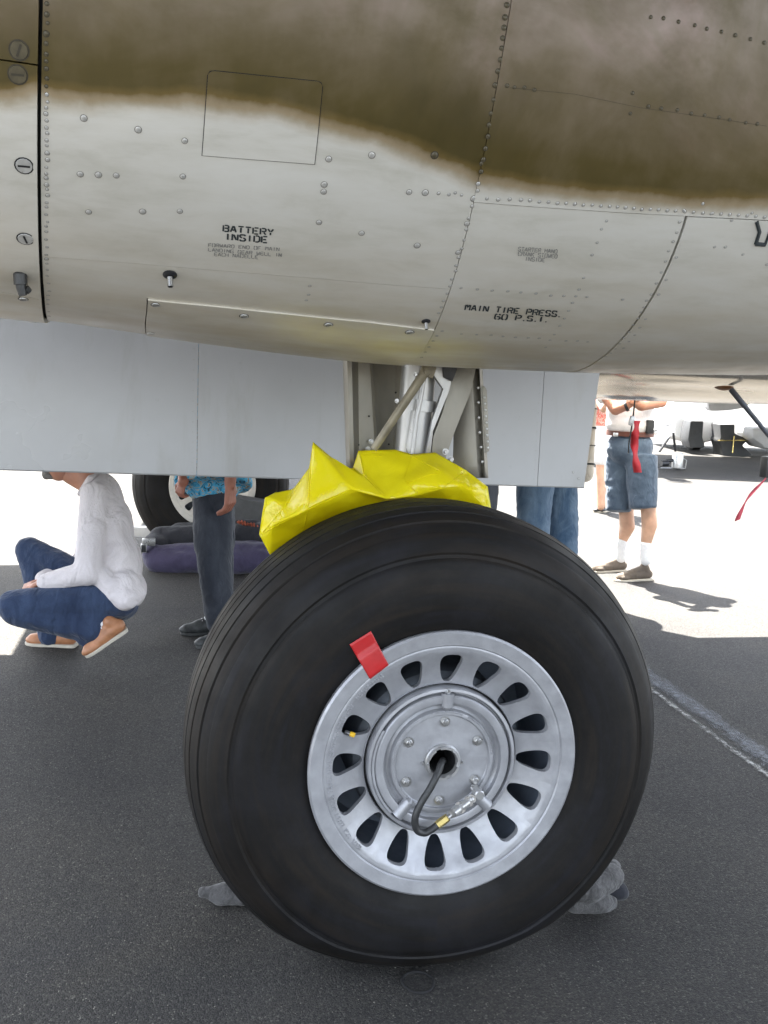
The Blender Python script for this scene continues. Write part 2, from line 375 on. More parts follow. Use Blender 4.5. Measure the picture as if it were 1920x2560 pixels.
# ---- nacelle surface
bx = np.array([-2.0, -1.6, -1.2, -.95, -.68, -.40, -.21, -.1, .1, .35, .9, 1.6, 2.4, 3.0, 3.6])
bz = np.array([1.60, 1.57, 1.56, 1.555, 1.527, 1.503, 1.490, 1.485, 1.484, 1.485, 1.50, 1.56, 1.72, 1.90, 2.12])
wz = np.array([.60, .67, .685, .69, .695, .70, .70, .70, .70, .70, .69, .64, .5, .34, .12])
_xs = np.linspace(-2.0, 3.6, 561)
def _sm(y):
    v = np.interp(_xs, bx, y); k = np.ones(31)/31
    p = np.concatenate([np.full(15, v[0]), v, np.full(15, v[-1])]); return np.convolve(p, k, 'valid')
_B = _sm(bz); _W = _sm(wz); ZC = 2.15
def nB(x): return float(np.interp(x, _xs, _B))
def nW(x): return float(np.interp(x, _xs, _W))
def NP(x, ph, off=0.):
    """point on nacelle: ph = 0 belly, +pi/2 near side, pi top"""
    w = nW(x); hb = ZC-nB(x); ht = min(.75, hb*1.1); h = hb if abs(ph) < PI/2 else ht
    p = Vector((x, -w*math.sin(ph), ZC-h*math.cos(ph)))
    if off:
        n = Vector((0, -math.sin(ph)/w, -math.cos(ph)/h)).normalized(); p = p+n*off
    return p
def hit(vx, vy):
    """first point of a sight line on the nacelle, as (x, phi)"""
    v = ray(vx, vy); last = None
    best = (9, None)
    for i in range(400):
        t = 1.2+i*.006
        p = CO+v*t; h = ZC-nB(p.x); w = nW(p.x)
        f = (p.y/w)**2+((p.z-ZC)/(h if p.z < ZC else min(.75, h*1.1)))**2-1
        if f < best[0]: best = (f, p)
        if f <= 0: 
            lo, hi = t-.006, t
            for _ in range(25):
                mid = (lo+hi)/2; p = CO+v*mid; h = ZC-nB(p.x); w = nW(p.x)
                f = (p.y/w)**2+((p.z-ZC)/(h if p.z < ZC else min(.75, h*1.1)))**2-1
                if f > 0: lo = mid
                else: hi = mid
            best = (0, p); break
    p = best[1]; h = ZC-nB(p.x)
    if p.z > ZC: h = min(.75, h*1.1)
    return p.x, math.atan2(-p.y/nW(p.x), (ZC-p.z)/h)
def hits(L): return [hit(*q) for q in L]
# seams (surveyed from the photograph)
A_ = hits([(92, 2), (90, 100), (89, 200), (88, 300), (88, 400), (89, 500), (92, 600), (97, 660), (103, 700)])
B_ = hits([(1105, 2), (1095, 60), (1085, 130), (1068, 200), (1055, 270), (1045, 330), (1035, 400), (1022, 440), (1008, 490), (998, 530), (990, 570), (978, 610), (968, 650), (950, 690), (932, 722), (908, 758), (888, 782)])
C_ = hits([(1480, 466), (1472, 500), (1450, 560), (1420, 620), (1390, 670), (1350, 720), (1310, 765), (1270, 792), (1240, 802)])
def f_phi(S, lo=None, hi=None):
    S = sorted(S, key=lambda s: s[1]); ph = [s[1] for s in S]; xs = [s[0] for s in S]
    sl = (xs[2]-xs[0])/(ph[2]-ph[0]+1e-9)
    # smooth x(phi)
    z = np.polyfit(ph, xs, 3)
    p0, p1 = ph[0], ph[-1]
    return lambda p: float(np.polyval(z, min(max(p, p0), p1)))
xA, xB, xC = f_phi(A_), f_phi(B_), f_phi(C_)
def f_x(L):
    S = sorted(hits(L)); xs = [s[0] for s in S]; ph = [s[1] for s in S]
    return lambda x: float(np.interp(x, xs, ph)) + (0 if xs[0] <= x <= xs[-1] else ((ph[-1]-ph[0])/(xs[-1]-xs[0]))*(x-(xs[-1] if x > xs[-1] else xs[0]))*.5)
pH1 = f_x([(95, 555), (300, 570), (500, 587), (700, 603), (980, 625)])
pH2 = f_x([(318, 645), (480, 661), (640, 678), (800, 694), (940, 711)])
pH3 = f_x([(1035, 437), (1180, 448), (1330, 458), (1480, 466), (1600, 472), (1655, 475)])
pC1 = f_x([(2, 128), (60, 136), (86, 140)])
pC2 = f_x([(2, 625), (50, 632), (86, 641)])
xD = f_phi(hits([(318, 645), (316, 680), (314, 712)]))
# spray edge of the olive paint
PE = sorted(hits([(2, 222), (60, 216), (90, 206), (110, 214), (200, 222), (300, 224), (400, 226), (450, 230), (550, 242), (680, 268), (780, 297), (880, 332), (960, 362), (1040, 392), (1100, 404), (1250, 420), (1400, 434), (1500, 441), (1655, 441)]))
_px = [p[0] for p in PE]; _pz = [NP(*p).z for p in PE]
_px = [-2.0, -1.2]+_px+[1.6, 3.6]; _pz = [_pz[0]+.1, _pz[0]+.03]+_pz+[_pz[-1]+.02, _pz[-1]+.2]
NAC = None
def patch(name, xl, xr, pt, pb, off=0., nu=60, nv=40, inset=.0012, parent=None, mat=None, rim=.012, label=None, it=None, ib=None):
    """one skin sheet between two station curves x(phi) and two stringer curves phi(x), its edges turned inwards"""
    V = []; 
    for j in range(nv+1):
        v = j/nv
        for i in range(nu+1):
            u = i/nu; ph = .5*(pt(0)+pb(0)); x = 0
            for _ in range(7):
                x = xl(ph)*(1-u)+xr(ph)*u; ph = pt(x)*(1-v)+pb(x)*v
            x += inset*(1 if i == 0 else -1 if i == nu else 0)
            ph += 1.5*(-(inset if it is None else it) if j == 0 else (inset if ib is None else ib) if j == nv else 0)
            V.append((x, ph))
    P = [NP(x, ph, off) for x, ph in V]; F = []
    pa = [P[k].z-float(np.interp(V[k][0], _px, _pz)) for k in range(len(V))]
    for j in range(nv):
        for i in range(nu):
            q = j*(nu+1)+i; F.append((q, q+nu+1, q+nu+2, q+1))
    per = [i for i in range(nu+1)]+[(j+1)*(nu+1)-1 for j in range(1, nv+1)]+[nv*(nu+1)+i for i in range(nu-1, -1, -1)]+[j*(nu+1) for j in range(nv-1, 0, -1)]
    b0 = len(P)
    for k in per: P.append(NP(V[k][0], V[k][1], off-rim)); pa.append(pa[k])
    L = len(per)
    for k in range(L): F.append((per[k], per[(k+1) % L], b0+(k+1) % L, b0+k))
    o = mesh(name, P, F, mat or M_skin, parent, auto=40)
    at = o.data.attributes.new('paint', 'FLOAT', 'POINT'); at.data.foreach_set('value', pa)
    if label: o['label'] = label
    return o
# inner hull, dark in the seams
V = []; nx, na = 112, 72
for i in range(nx+1):
    x = -2.0+5.6*i/nx
    for j in range(na): V.append(NP(x, 2*PI*j/na-PI, -.011))
F = [(i*na+j, i*na+(j+1) % na, (i+1)*na+(j+1) % na, (i+1)*na+j) for i in range(nx) for j in range(na)]
F += [tuple(range(na)), tuple(nx*na+j for j in range(na))[::-1]]
NAC = mesh('engine_nacelle', V, F, M_black, AIR, auto=60)
TOP = lambda x: PI*1.02
BEL = lambda x: -1.2
k0 = lambda p: -1.99
kE = lambda p: 3.55
gapA = .0040
cowlL = lambda p: xA(p)-gapA
S1 = patch('cowling_panel', k0, cowlL, TOP, pC1, .004, 50, 50, parent=AIR)
S2 = patch('cowling_panel', k0, cowlL, pC1, pC2, .006, 50, 50, parent=AIR)
S3 = patch('cowling_panel', k0, cowlL, pC2, BEL, .006, 50, 40, parent=AIR)
S4 = patch('skin_panel', xA, xB, TOP, pH1, 0, 80, 110, .0004, parent=AIR)
S5 = patch('skin_panel', xA, xB, pH1, pH2, -.0005, 90, 24, .0004, parent=AIR, ib=0., it=.0007)
S6 = patch('skin_panel', xA, xD, pH2, BEL, -.0005, 30, 60, .0009, parent=AIR, it=0.)
S7 = patch('battery_door', xD, xB, pH2, BEL, .003, 60, 60, .0012, parent=AIR)
S8 = patch('skin_panel', xB, kE, TOP, pH3, .0015, 220, 80, .0004, parent=AIR)
S9 = patch('skin_panel', xB, xC, pH3, BEL, 0, 50, 80, .0010, parent=AIR)
S10 = patch('wheel_well_door', lambda p: xC(p)+.002, kE, pH3, BEL, .001, 150, 80, .0018, parent=AIR)
# hatch: proud plate with its own edge
hq = [hit(450, 152), hit(697, 177), hit(679, 354), hit(437, 335)]
def quad_patch(name, hq, off, n, parent, rim=.003, m=None, rc=0):
    V = []; nn = n+1
    for j in range(nn):
        for i in range(nn):
            u, v = i/n, j/n
            if rc and (j == 0 and i in (0, n)): u = rc if i == 0 else 1-rc; v = rc*.6
            t = (hq[0][0]*(1-u)+hq[1][0]*u, hq[0][1]*(1-u)+hq[1][1]*u); b_ = (hq[3][0]*(1-u)+hq[2][0]*u, hq[3][1]*(1-u)+hq[2][1]*u)
            V.append((t[0]*(1-v)+b_[0]*v, t[1]*(1-v)+b_[1]*v))
    P = [NP(x, p, off) for x, p in V]; F = [(j*nn+i, (j+1)*nn+i, (j+1)*nn+i+1, j*nn+i+1) for j in range(n) for i in range(n)]
    pa = [P[k].z-float(np.interp(V[k][0], _px, _pz)) for k in range(len(V))]
    per = [i for i in range(nn)]+[(j+1)*nn-1 for j in range(1, nn)]+[n*nn+i for i in range(n-1, -1, -1)]+[j*nn for j in range(n-1, 0, -1)]
    b0 = len(P); L = len(per)
    for k in per: P.append(NP(V[k][0], V[k][1], off-rim)); pa.append(pa[k])
    F += [(per[k], per[(k+1) % L], b0+(k+1) % L, b0+k) for k in range(L)]
    o = mesh(name, P, F, m or M_skin, parent, auto=40)
    at = o.data.attributes.new('paint', 'FLOAT', 'POINT'); at.data.foreach_set('value', pa); return o
def grow(hq, e):
    cx = sum(q[0] for q in hq)/4; cp = sum(q[1] for q in hq)/4
    return [(x+math.copysign(e, x-cx), p+math.copysign(e*1.4, p-cp)) for x, p in hq]
o = quad_patch('hatch_gap', grow(hq, .0012), .0006, 16, S4, .002, M_black, .02)
o = quad_patch('access_hatch', hq, .0016, 24, S4, .0025, None, .02)

# ---- lettering
G = {'A': [[(0, 0), (1.75, 6)], [(2.25, 6), (4, 0)], [(1.3, 2), (2.7, 2)]],
 'B': [[(0, 0), (0, 6)], [(1, 6), (3.2, 6), (3.9, 5.3), (3.9, 3.9), (3.2, 3.3), (1, 3.3)], [(3.5, 2.6), (4, 2), (4, .8), (3.3, 0), (1, 0)]],
 'C': [[(3.9, 4.6), (3.4, 6), (2.5, 6)], [(1.5, 6), (.6, 6), (0, 5), (0, 1), (.6, 0), (1.5, 0)], [(2.5, 0), (3.4, 0), (3.9, 1.4)]],
 'D': [[(0, 0), (0, 6)], [(1, 6), (2.8, 6), (4, 4.8), (4, 1.2), (2.8, 0), (1, 0)]],
 'E': [[(0, 0), (0, 6)], [(1, 6), (4, 6)], [(1, 3), (3.2, 3)], [(1, 0), (4, 0)]],
 'F': [[(0, 0), (0, 6)], [(1, 6), (4, 6)], [(1, 3), (3.2, 3)]],
 'G': [[(3.9, 4.8), (3.4, 6), (2.5, 6)], [(1.5, 6), (.6, 6), (0, 5), (0, 1), (.6, 0), (1.5, 0)], [(2.5, 0), (3.9, 0), (3.9, 2.6), (2.4, 2.6)]],
 'H': [[(0, 0), (0, 6)], [(4, 0), (4, 6)], [(1, 3), (3, 3)]], 'I': [[(1.6, 0), (1.6, 6)]],
 'K': [[(0, 0), (0, 6)], [(4, 6), (1, 3.3)], [(1.6, 2.6), (4, 0)]], 'L': [[(0, 0), (0, 6)], [(1, 0), (4, 0)]],
 'M': [[(0, 0), (0, 6)], [(1, 6), (2, 3.2), (3, 6)], [(4, 6), (4, 0)]], 'N': [[(0, 0), (0, 6)], [(1, 5.6), (3, .4)], [(4, 6), (4, 0)]],
 'O': [[(1.5, 6), (.6, 6), (0, 5), (0, 1), (.6, 0), (1.5, 0)], [(2.5, 6), (3.4, 6), (4, 5), (4, 1), (3.4, 0), (2.5, 0)]],
 'P': [[(0, 0), (0, 6)], [(1, 6), (3.2, 6), (4, 5.2), (4, 3.6), (3.2, 2.8), (1, 2.8)]],
 'R': [[(0, 0), (0, 6)], [(1, 6), (3.2, 6), (4, 5.2), (4, 3.8), (3.2, 3.1), (1, 3.1)], [(2.6, 2.2), (4, 0)]],
 'S': [[(4, 4.8), (3.3, 6), (.7, 6), (0, 5.2), (0, 4.1), (.7, 3.4), (1.6, 3.2)], [(2.4, 2.8), (3.3, 2.6), (4, 1.9), (4, .8), (3.3, 0), (.7, 0), (0, 1.2)]],
 'T': [[(0, 6), (4, 6)], [(2, 4.9), (2, 0)]], 'W': [[(0, 6), (.4, 0)], [(1.1, .2), (2, 3.2), (2.9, .2)], [(3.6, 0), (4, 6)]],
 'Y': [[(0, 6), (1.6, 3.3)], [(4, 6), (2.4, 3.3)], [(2, 2.5), (2, 0)]], '.': [[(.5, .1), (1.5, .1)]],
 '6': [[(3.9, 4.8), (3.4, 6), (2.5, 6)], [(1.5, 6), (.6, 6), (0, 5), (0, 1), (.6, 0), (1.5, 0)], [(2.5, 0), (3.3, 0), (4, .8), (4, 2.4), (3.3, 3.1), (1.4, 3.1)]]}
G['0'] = G['O']
def ribbon(pl, w):
    n = len(pl); out = []
    for i in range(n):
        p = Vector(pl[i])
        d1 = (Vector(pl[i])-Vector(pl[i-1])).normalized() if i else (Vector(pl[1])-p).normalized()
        d2 = (Vector(pl[i+1])-p).normalized() if i < n-1 else d1
        t = (d1+d2).normalized(); nrm = Vector((-t.y, t.x)); k = w/2/max(.5, nrm.dot(Vector((-d1.y, d1.x))))
        out.append((p+nrm*k, p-nrm*k))
    return out
def text_line(s, p0, p1, h, up, m, parent, sw=1.15, label=None):
    """s runs from p0 to p1 (baseline on the skin); h cap height; all laid on the nacelle surface"""
    p0 = Vector(p0); p1 = Vector(p1); adv = {' ': 5.4, 'I': 4.9, '.': 3.6}
    tot = sum(adv.get(c, 5.6) for c in s)-1.5; d = (p1-p0)/tot; upv = Vector(up)*(h/6)
    x = 0; V = []; F = []
    off = .0007 if parent is not S7 else .0037
    for c in s:
        for pl in G.get(c, []):
            sub = []
            for a, b in zip(pl, pl[1:]): sub.append(a)
            sub.append(pl[-1])
            R = ribbon(sub, sw if c != '.' else 1.3); b0 = len(V)
            for l, r in R:
                for q in (l, r):
                    px = p0+d*(x+q.x)+upv*q.y
                    X, ph = hit(px.x, px.y); V.append(NP(X, ph, off))
            for i in range(len(R)-1): F.append((b0+2*i, b0+2*i+1, b0+2*i+3, b0+2*i+2))
        x += adv.get(c, 5.6)
    o = mesh('stencil_lettering', V, F, m, parent, smooth=False)
    o['label'] = label or ('stencil lettering reading '+s); return o
text_line('BATTERY', (482, 499), (590, 508), 13, (.06, -1), M_ink, S4, 1.32)
text_line('INSIDE', (487, 517), (577, 524), 13, (.06, -1), M_ink, S4, 1.32)
text_line('FORWARD END OF MAIN', (450, 532), (603, 541.5), 7, (.06, -1), M_ink2, S4)
text_line('LANDING GEAR WELL IN', (450, 542), (608, 554), 7, (.06, -1), M_ink2, S4)
text_line('EACH NACELLE', (463, 552), (557, 558.5), 7, (.06, -1), M_ink2, S4)
text_line('STARTER HAND', (1119, 541.5), (1203, 547), 8.2, (.16, -1), M_ink2, S9)
text_line('CRANK STOWED', (1119, 551.5), (1203, 557.5), 8.2, (.16, -1), M_ink2, S9)
text_line('INSIDE', (1134, 562.5), (1176, 565.5), 8, (.16, -1), M_ink2, S9)
text_line('MAIN TIRE PRESS.', (1004, 669), (1210, 684), 11.5, (.25, -1), M_ink, S9, 1.3)
text_line('60 P.S.I.', (1068, 688.5), (1182, 695), 10.5, (.25, -1), M_ink, S9, 1.3)

# ---- rivets and fasteners
def dome_mesh(name, r, h, mats, ringk=1.35, seg=10):
    V = [(0, 0, h)]; F = []; M = []
    for k, (rr, hh) in enumerate(((.55, .82), (.9, .42), (1., 0.))):
        for j in range(seg):
            a = 2*PI*j/seg; V.append((rr*r*math.cos(a), rr*r*math.sin(a), hh*h))
    for j in range(seg): F.append((0, 1+j, 1+(j+1) % seg)); M.append(0)
    for k in range(2):
        for j in range(seg): F.append((1+k*seg+j, 1+(k+1)*seg+j, 1+(k+1)*seg+(j+1) % seg, 1+k*seg+(j+1) % seg)); M.append(0)
    b = len(V)
    for j in range(seg): a = 2*PI*j/seg; V.append((ringk*r*math.cos(a), ringk*r*math.sin(a), 0.0004))
    for j in range(seg): F.append((1+2*seg+j, b+j, b+(j+1) % seg, 1+2*seg+(j+1) % seg)); M.append(1)
    me = D.meshes.new(name); me.from_pydata(V, [], F); [me.materials.append(m) for m in mats]
    me.polygons.foreach_set('material_index', M); me.polygons.foreach_set('use_smooth', [True]*len(F)); me.update(); return me
ME_small = dome_mesh('rivet', .0026, .0010, [M_rivet, M_ring], 1.22); ME_smallo = dome_mesh('rivet', .0030, .0014, [M_rivet_olive, M_ring_o], 1.2)
ME_big = dome_mesh('snap_rivet', .0049, .0015, [M_rivet, M_ring], 1.22, 12); ME_bigo = dome_mesh('snap_rivet', .0052, .0022, [M_rivet_olive, M_ring_o], 1.3, 12)
def slot_mesh(r, olive=False):
    mb = MB(); seg = 16
    V = []; F = []
    for rr, hh in ((1.18, .0004), (1.0, .0004), (.97, .0018), (.55, .0019)):
        for j in range(seg): a = 2*PI*j/seg; V.append((rr*r*math.cos(a), rr*r*math.sin(a), hh))
    for k in range(3):
        for j in range(seg): F.append((k*seg+j, (k+1)*seg+j, (k+1)*seg+(j+1) % seg, k*seg+(j+1) % seg))
    F.append(tuple(3*seg+j for j in range(seg))[::-1])
    M = [1]*seg+[0]*(2*seg)+[0]
    b = len(V); s = r*.72; w = r*.13
    V += [(-s, -w, .0024), (s, -w, .0024), (s, w, .0024), (-s, w, .0024)]; F.append((b, b+1, b+2, b+3)); M.append(1)
    me = D.meshes.new('slotted_screw'); me.from_pydata(V, [], F)
    for m in ([M_rivet_olive, M_ring_o] if olive else [M_rivet, M_black]): me.materials.append(m)
    me.polygons.foreach_set('material_index', M); me.update(); return me
ME_slot = slot_mesh(.0125); ME_sloto = slot_mesh(.0125, True); ME_slots = slot_mesh(.0085)
def place(name, me, x, ph, off, parent, spin=0, sc=1):
    o = D.objects.new(name, me); p = NP(x, ph, off)
    n = (NP(x, ph, off+.05)-p).normalized(); q = n.to_track_quat('Z', 'Y') @ Quaternion((0, 0, 1), spin)
    o.matrix_world = Matrix.Translation(p) @ q.to_matrix().to_4x4() @ Matrix.Scale(sc, 4)
    COL.objects.link(o); o.parent = parent; return o
def panel_of(x, ph):
    if x < xA(ph): return (S1 if ph > pC1(x) else S2 if ph > pC2(x) else S3), .0062 if ph < pC1(x) else .0042
    if x < xB(ph):
        if ph > pH1(x): return S4, .0002
        if ph > pH2(x): return S5, -.0003
        return (S6, -.0003) if x < xD(ph) else (S7, .0032)
    if ph > pH3(x): return S8, .0017
    return (S9, .0002) if x < xC(ph) else (S10, .0012)
NR = 0
def rivet(vx, vy, big=False, sc=1.):
    global NR
    x, ph = hit(vx, vy); P, off = panel_of(x, ph); ol = NP(x, ph).z > float(np.interp(x, _px, _pz))+.004
    place('rivet', (ME_bigo if ol else ME_big) if big else (ME_smallo if ol else ME_small), x, ph, off, P, 0, sc*random.uniform(.9, 1.1)); NR += 1
def crop(L, ox, oy, s): return [((ox+s*x)/1.15732, (oy+s*y)/1.15732) for x, y in L]
for q in crop([(362, 510), (597, 560), (798, 608), (347, 752), (425, 755), (502, 758), (790, 762), (1420, 687), (1606, 670), (1400, 797), (1398, 828)], 0, 0, .5787): rivet(*q, True)
for q in crop([(108, 830), (178, 832), (218, 670), (387, 858)], 960, 0, .5787): rivet(*q, True)
for q in crop([(383, 155), (616, 153), (777, 152), (1378, 200), (1562, 247)], 0, 440, .5787): rivet(*q, True)
for q in crop([(143, 300), (358, 206), (320, 330)], 960, 440, .5787): rivet(*q, True)
for q in crop([(235, 835), (280, 840), (307, 833), (335, 843)], 960, 0, .5787): rivet(*q)
for q in crop([(530, 22), (522, 75), (518, 120), (512, 165), (507, 208), (503, 258), (492, 308), (480, 368), (475, 432), (463, 490), (455, 540), (448, 588), (437, 640), (428, 688), (422, 706), (418, 740), (406, 792), (403, 822)], 960, 0, .5787): rivet(*q, False, 1.25)
for q in crop([(380, 130), (366, 182), (355, 231), (345, 277), (336, 313), (322, 352), (312, 386), (309, 410), (293, 445), (285, 475), (273, 508), (257, 540), (248, 567), (236, 592), (228, 690), (212, 712), (194, 738), (178, 760), (163, 783)], 960, 440, .5787): rivet(*q, False, 1.1)
for q in crop([(322, 98), (400, 105), (480, 102), (558, 107), (620, 110), (685, 120), (748, 122), (810, 130), (870, 130), (930, 135), (988, 142), (1050, 142), (1110, 148), (1170, 152), (1225, 155), (1280, 160), (1338, 165), (1392, 172), (1452, 172), (1508, 175), (1568, 180), (1625, 182), (1690, 188), (1750, 192), (1815, 198), (1880, 200), (1940, 204), (2000, 208), (2060, 212), (2120, 216), (2180, 220), (2240, 225)], 1100, 460, .3617): rivet(*q, False, 1.15)
for q in crop([(145, 718), (258, 727), (360, 735), (468, 740), (558, 748), (663, 755), (765, 770), (855, 772), (938, 775), (1015, 780), (1262, 797), (1150, 255), (1115, 312), (1085, 405), (1050, 490), (992, 648), (960, 728), (915, 820), (888, 875), (860, 928), (828, 980), (790, 1040), (730, 1128), (15, 1015), (148, 1035), (252, 1040), (353, 1043), (435, 1052), (522, 1058), (610, 1062), (685, 1065), (760, 1078), (870, 1083), (950, 1083), (1020, 1090)], 1100, 460, .3617): rivet(*q)
for q in crop([(1655, 262), (1635, 335), (1610, 398), (1580, 462), (1558, 535), (1528, 610), (1495, 685), (1460, 762), (1428, 805), (1410, 850), (1388, 885), (1368, 928), (1335, 972), (1305, 1020), (1270, 1060), (1240, 1100), (1210, 1135), (1180, 1165), (1145, 1190), (1632, 505), (1562, 660), (1510, 760), (1420, 930), (1380, 988), (1345, 1040), (1305, 1085), (1270, 1130)], 1100, 460, .3617): rivet(*q)
for q in crop([(1150, 75), (1205, 80), (1270, 95), (1340, 110), (1392, 125), (1455, 138), (1515, 153), (1580, 170), (1640, 185), (530, 370), (562, 377), (605, 378), (648, 388), (1140, 460), (1195, 468), (1265, 475), (1325, 490), (1382, 497), (1445, 507), (1490, 517), (1560, 530), (1610, 535), (1072, 402), (1062, 490)], 960, 0, .5787): rivet(*q)
y = 8
while y < 694:
    rivet(101+random.uniform(-2, 2)+(4 if y > 600 else 0), y, False, random.choice((.9, 1, 1, 1.3))); y += random.uniform(9, 17) if y > 205 else random.uniform(15, 24)
for q in crop([(700, 560), (560, 40), (330, 120), (830, 560), (1150, 150), (905, 240), (1380, 460), (1040, 650), (1330, 770), (660, 160), (780, 160)], 1640, 500, .208): rivet(*q)
for q in crop([(740, 490), (733, 545), (718, 580)], 480, 520, .3978): rivet(*q)
for q, ol in (((125, 320), 1), ((118, 473), 1), ((157, 1052), 0), ((165, 1517), 0)):
    q = crop([q], 0, 0, .3889)[0]; x, ph = hit(*q); P, off = panel_of(x, ph); place('slotted_screw', ME_sloto if ol else ME_slot, x, ph, off, P, random.choice((0, PI/2+.2, 1.2)), 1.05)
for q in crop([(143, 1840), (150, 1903), (210, 2055)], 0, 0, .3889)+crop([(327, 670), (857, 725), (1367, 772)], 480, 520, .3978)+crop([(673, 550), (652, 672)], 0, 440, .5787):
    x, ph = hit(*q); P, off = panel_of(x, ph); place('slotted_screw', ME_slots, x, ph, off, P, random.uniform(0, .5))
# lap seam lines that are only steps in the paint (upper aft skin)
def seam(L, w, parent, off, m=M_ring):
    H = hits(L); V = []; F = []
    for i, (x, p) in enumerate(H):
        a = Vector(L[max(i-1, 0)]); b = Vector(L[min(i+1, len(L)-1)]); t = (b-a).normalized(); n = Vector((-t.y, t.x))*w
        for s in (-1, 1):
            q = Vector(L[i])+n*s; X, ph = hit(q.x, q.y); V.append(NP(X, ph, off))
    F = [(2*i, 2*i+1, 2*i+3, 2*i+2) for i in range(len(H)-1)]
    return mesh('lap_seam', V, F, m, parent, smooth=False)
seam([(1100, 189), (1240, 203), (1380, 232), (1520, 252), (1655, 272)], .35, S8, .0021, M_ring_o)
# latch of the wheel well door
mb = MB()
def nn(vx, vy, off): x, ph = hit(vx, vy); return NP(x, ph, off)
for L, w in (([(1634, 478), (1640, 500), (1632, 526)], .004), ([(1632, 526), (1652, 528)], .0045), ([(1652, 528), (1662, 500)], .003)):
    mb.tube([nn(*q, .001) for q in L], w, 6)
mb.build('door_latch_slot', M_ink, S10)
# drain elbow and breather pipes
def out_dir(x, ph): return (NP(x, ph, .1)-NP(x, ph, 0)).normalized()
x, ph = hit(46, 592); n = out_dir(x, ph); p = NP(x, ph, .004)
mb = MB(); mb.tube([p, p+n*.014], .008, 12); c = p+n*.018
mb.tube([c+Vector((.004, 0, -.020)), c+Vector((.001, 0, -.008)), c], [.0075, .009, .0095], 14)
mb.tube([c+Vector((0, 0, .0)), c+Vector((-.001, 0, .019)), c+Vector((-.001, 0, .022))], [.0125, .0125, .010], 16)
mb.tube([c+Vector((.008, .002, -.006)), c+Vector((.015, .006, -.012))], [.0075, .006], 10)
mb.build('drain_elbow', M_hose, S2)
for (vx, vy, s, P, off) in ((367, 593, .85, S4, 0), (920, 694, .6, S5, 0)):
    x, ph = hit(vx, vy); n = out_dir(x, ph); p = NP(x, ph, off)
    mb = MB(); mb.tube([p, p+n*.002*s, p+n*.0045*s], [.0155*s, .0155*s, .011*s], 16); mb.build('pipe_grommet', M_plastic, P)
    mb = MB(); q = p+n*.004*s+Vector((0, 0, -.003*s)); d = (n*.6+Vector((.1, -.2, -.8))).normalized(); mb.tube([q, q+d*.022*s], .0062*s, 12); mb.tube([q+d*.0221*s, q+d*.0223*s], .0045*s, 10, 1); mb.build('breather_pipe', [M_steel, M_black], P)

# ---- wings, fuselage, tail, far nacelle (they shade the place)
def loft(name, secs, m, parent, closed=True, auto=50, cap=True):
    n = len(secs[0]); V = [p for s in secs for p in s]; F = []
    for i in range(len(secs)-1):
        for j in range(n if closed else n-1):
            F.append((i*n+j, i*n+(j+1) % n, (i+1)*n+(j+1) % n, (i+1)*n+j))
    if cap: F += [tuple(range(n))[::-1], tuple((len(secs)-1)*n+j for j in range(n))]
    bm = bmesh.new(); me = D.meshes.new('t'); me.from_pydata([tuple(v) for v in V], [], F); bm.from_mesh(me); D.meshes.remove(me)
    return bmobj(name, bm, m, parent, auto)
M_olive = simple('olive_drab_paint', (.085, .07, .036), .5, .05, .3, 3, .1, .01)
def airfoil(y, z, x0, x1, th):
    out = []; c = x1-x0
    for t in [0, .03, .1, .25, .5, .75, 1]: out.append(Vector((x0+c*t, y, z+th*(2.2*math.sqrt(t)*(1-t)+.02)*.75)))
    for t in [.75, .5, .25, .1, .03]: out.append(Vector((x0+c*t, y, z-th*(2.2*math.sqrt(t)*(1-t)+.02)*.35)))
    return out
loft('wing', [airfoil(y, z, x0, x1, th) for y, z, x0, x1, th in ((2.25, 2.45, -1.72, 1.95, .42), (0, 2.55, -1.72, 1.75, .4), (-1.4, 2.62, -1.3, 1.55, .36), (-6.5, 2.75, -.9, 1.1, .2))], M_olive, AIR)
loft('wing', [airfoil(y, z, x0, x1, th) for y, z, x0, x1, th in ((3.6, 2.45, -1.72, 2.5, .42), (4.1, 2.46, -1.72, 2.1, .42), (4.6, 2.48, -1.72, 1.7, .42), (5.8, 2.55, -1.72, 1.6, .4), (7.2, 2.62, -1.3, 1.55, .36), (12.3, 2.75, -.9, 1.1, .2))], M_olive, AIR)
def fsec(x, w, zb, zt, yc=2.92):
    half = [(1, .70), (1.0, .35), (.985, .20), (.955, .105), (.90, .077), (.62, .055), (.53, .042), (.42, .022), (.25, .008), (0, 0)]
    top = [(.97, .82), (.85, .93), (.6, .985), (.3, 1), (0, 1.0)]
    L = [(-u, v) for u, v in top[::-1]]+[(-u, v) for u, v in half]+[(u, v) for u, v in half[::-1][1:]]+[(u, v) for u, v in top[:-1]]
    return [Vector((x, yc+w*u, zb+(zt-zb)*v)) for u, v in L]
loft('fuselage', [fsec(*q) for q in ((-6.2, .1, 1.9, 2.2), (-5.9, .45, 1.6, 2.6), (-5, .66, 1.42, 2.9), (-3.4, .72, 1.38, 3.25), (-1.8, .74, 1.42, 3.2), (-1.2, .74, 1.60, 3.2))], M_fus, AIR)
loft('fuselage', [fsec(*q) for q in ((-1.2, .74, 1.98, 3.2), (0, .74, 1.98, 3.2), (1.36, .74, 1.98, 3.15))], M_fus, AIR)
loft('fuselage', [fsec(*q) for q in ((1.36, .74, 1.36, 3.15), (2.4, .73, 1.362, 3.1), (3.6, .70, 1.38, 3.05), (5.2, .62, 1.5, 3.0), (7.5, .4, 1.85, 2.9), (9.5, .15, 2.3, 2.8))], M_fus, AIR)
loft('tailplane', [airfoil(y, 2.85, 8.2, 9.6, .14) for y in (.3, 5.5)], M_olive, AIR)
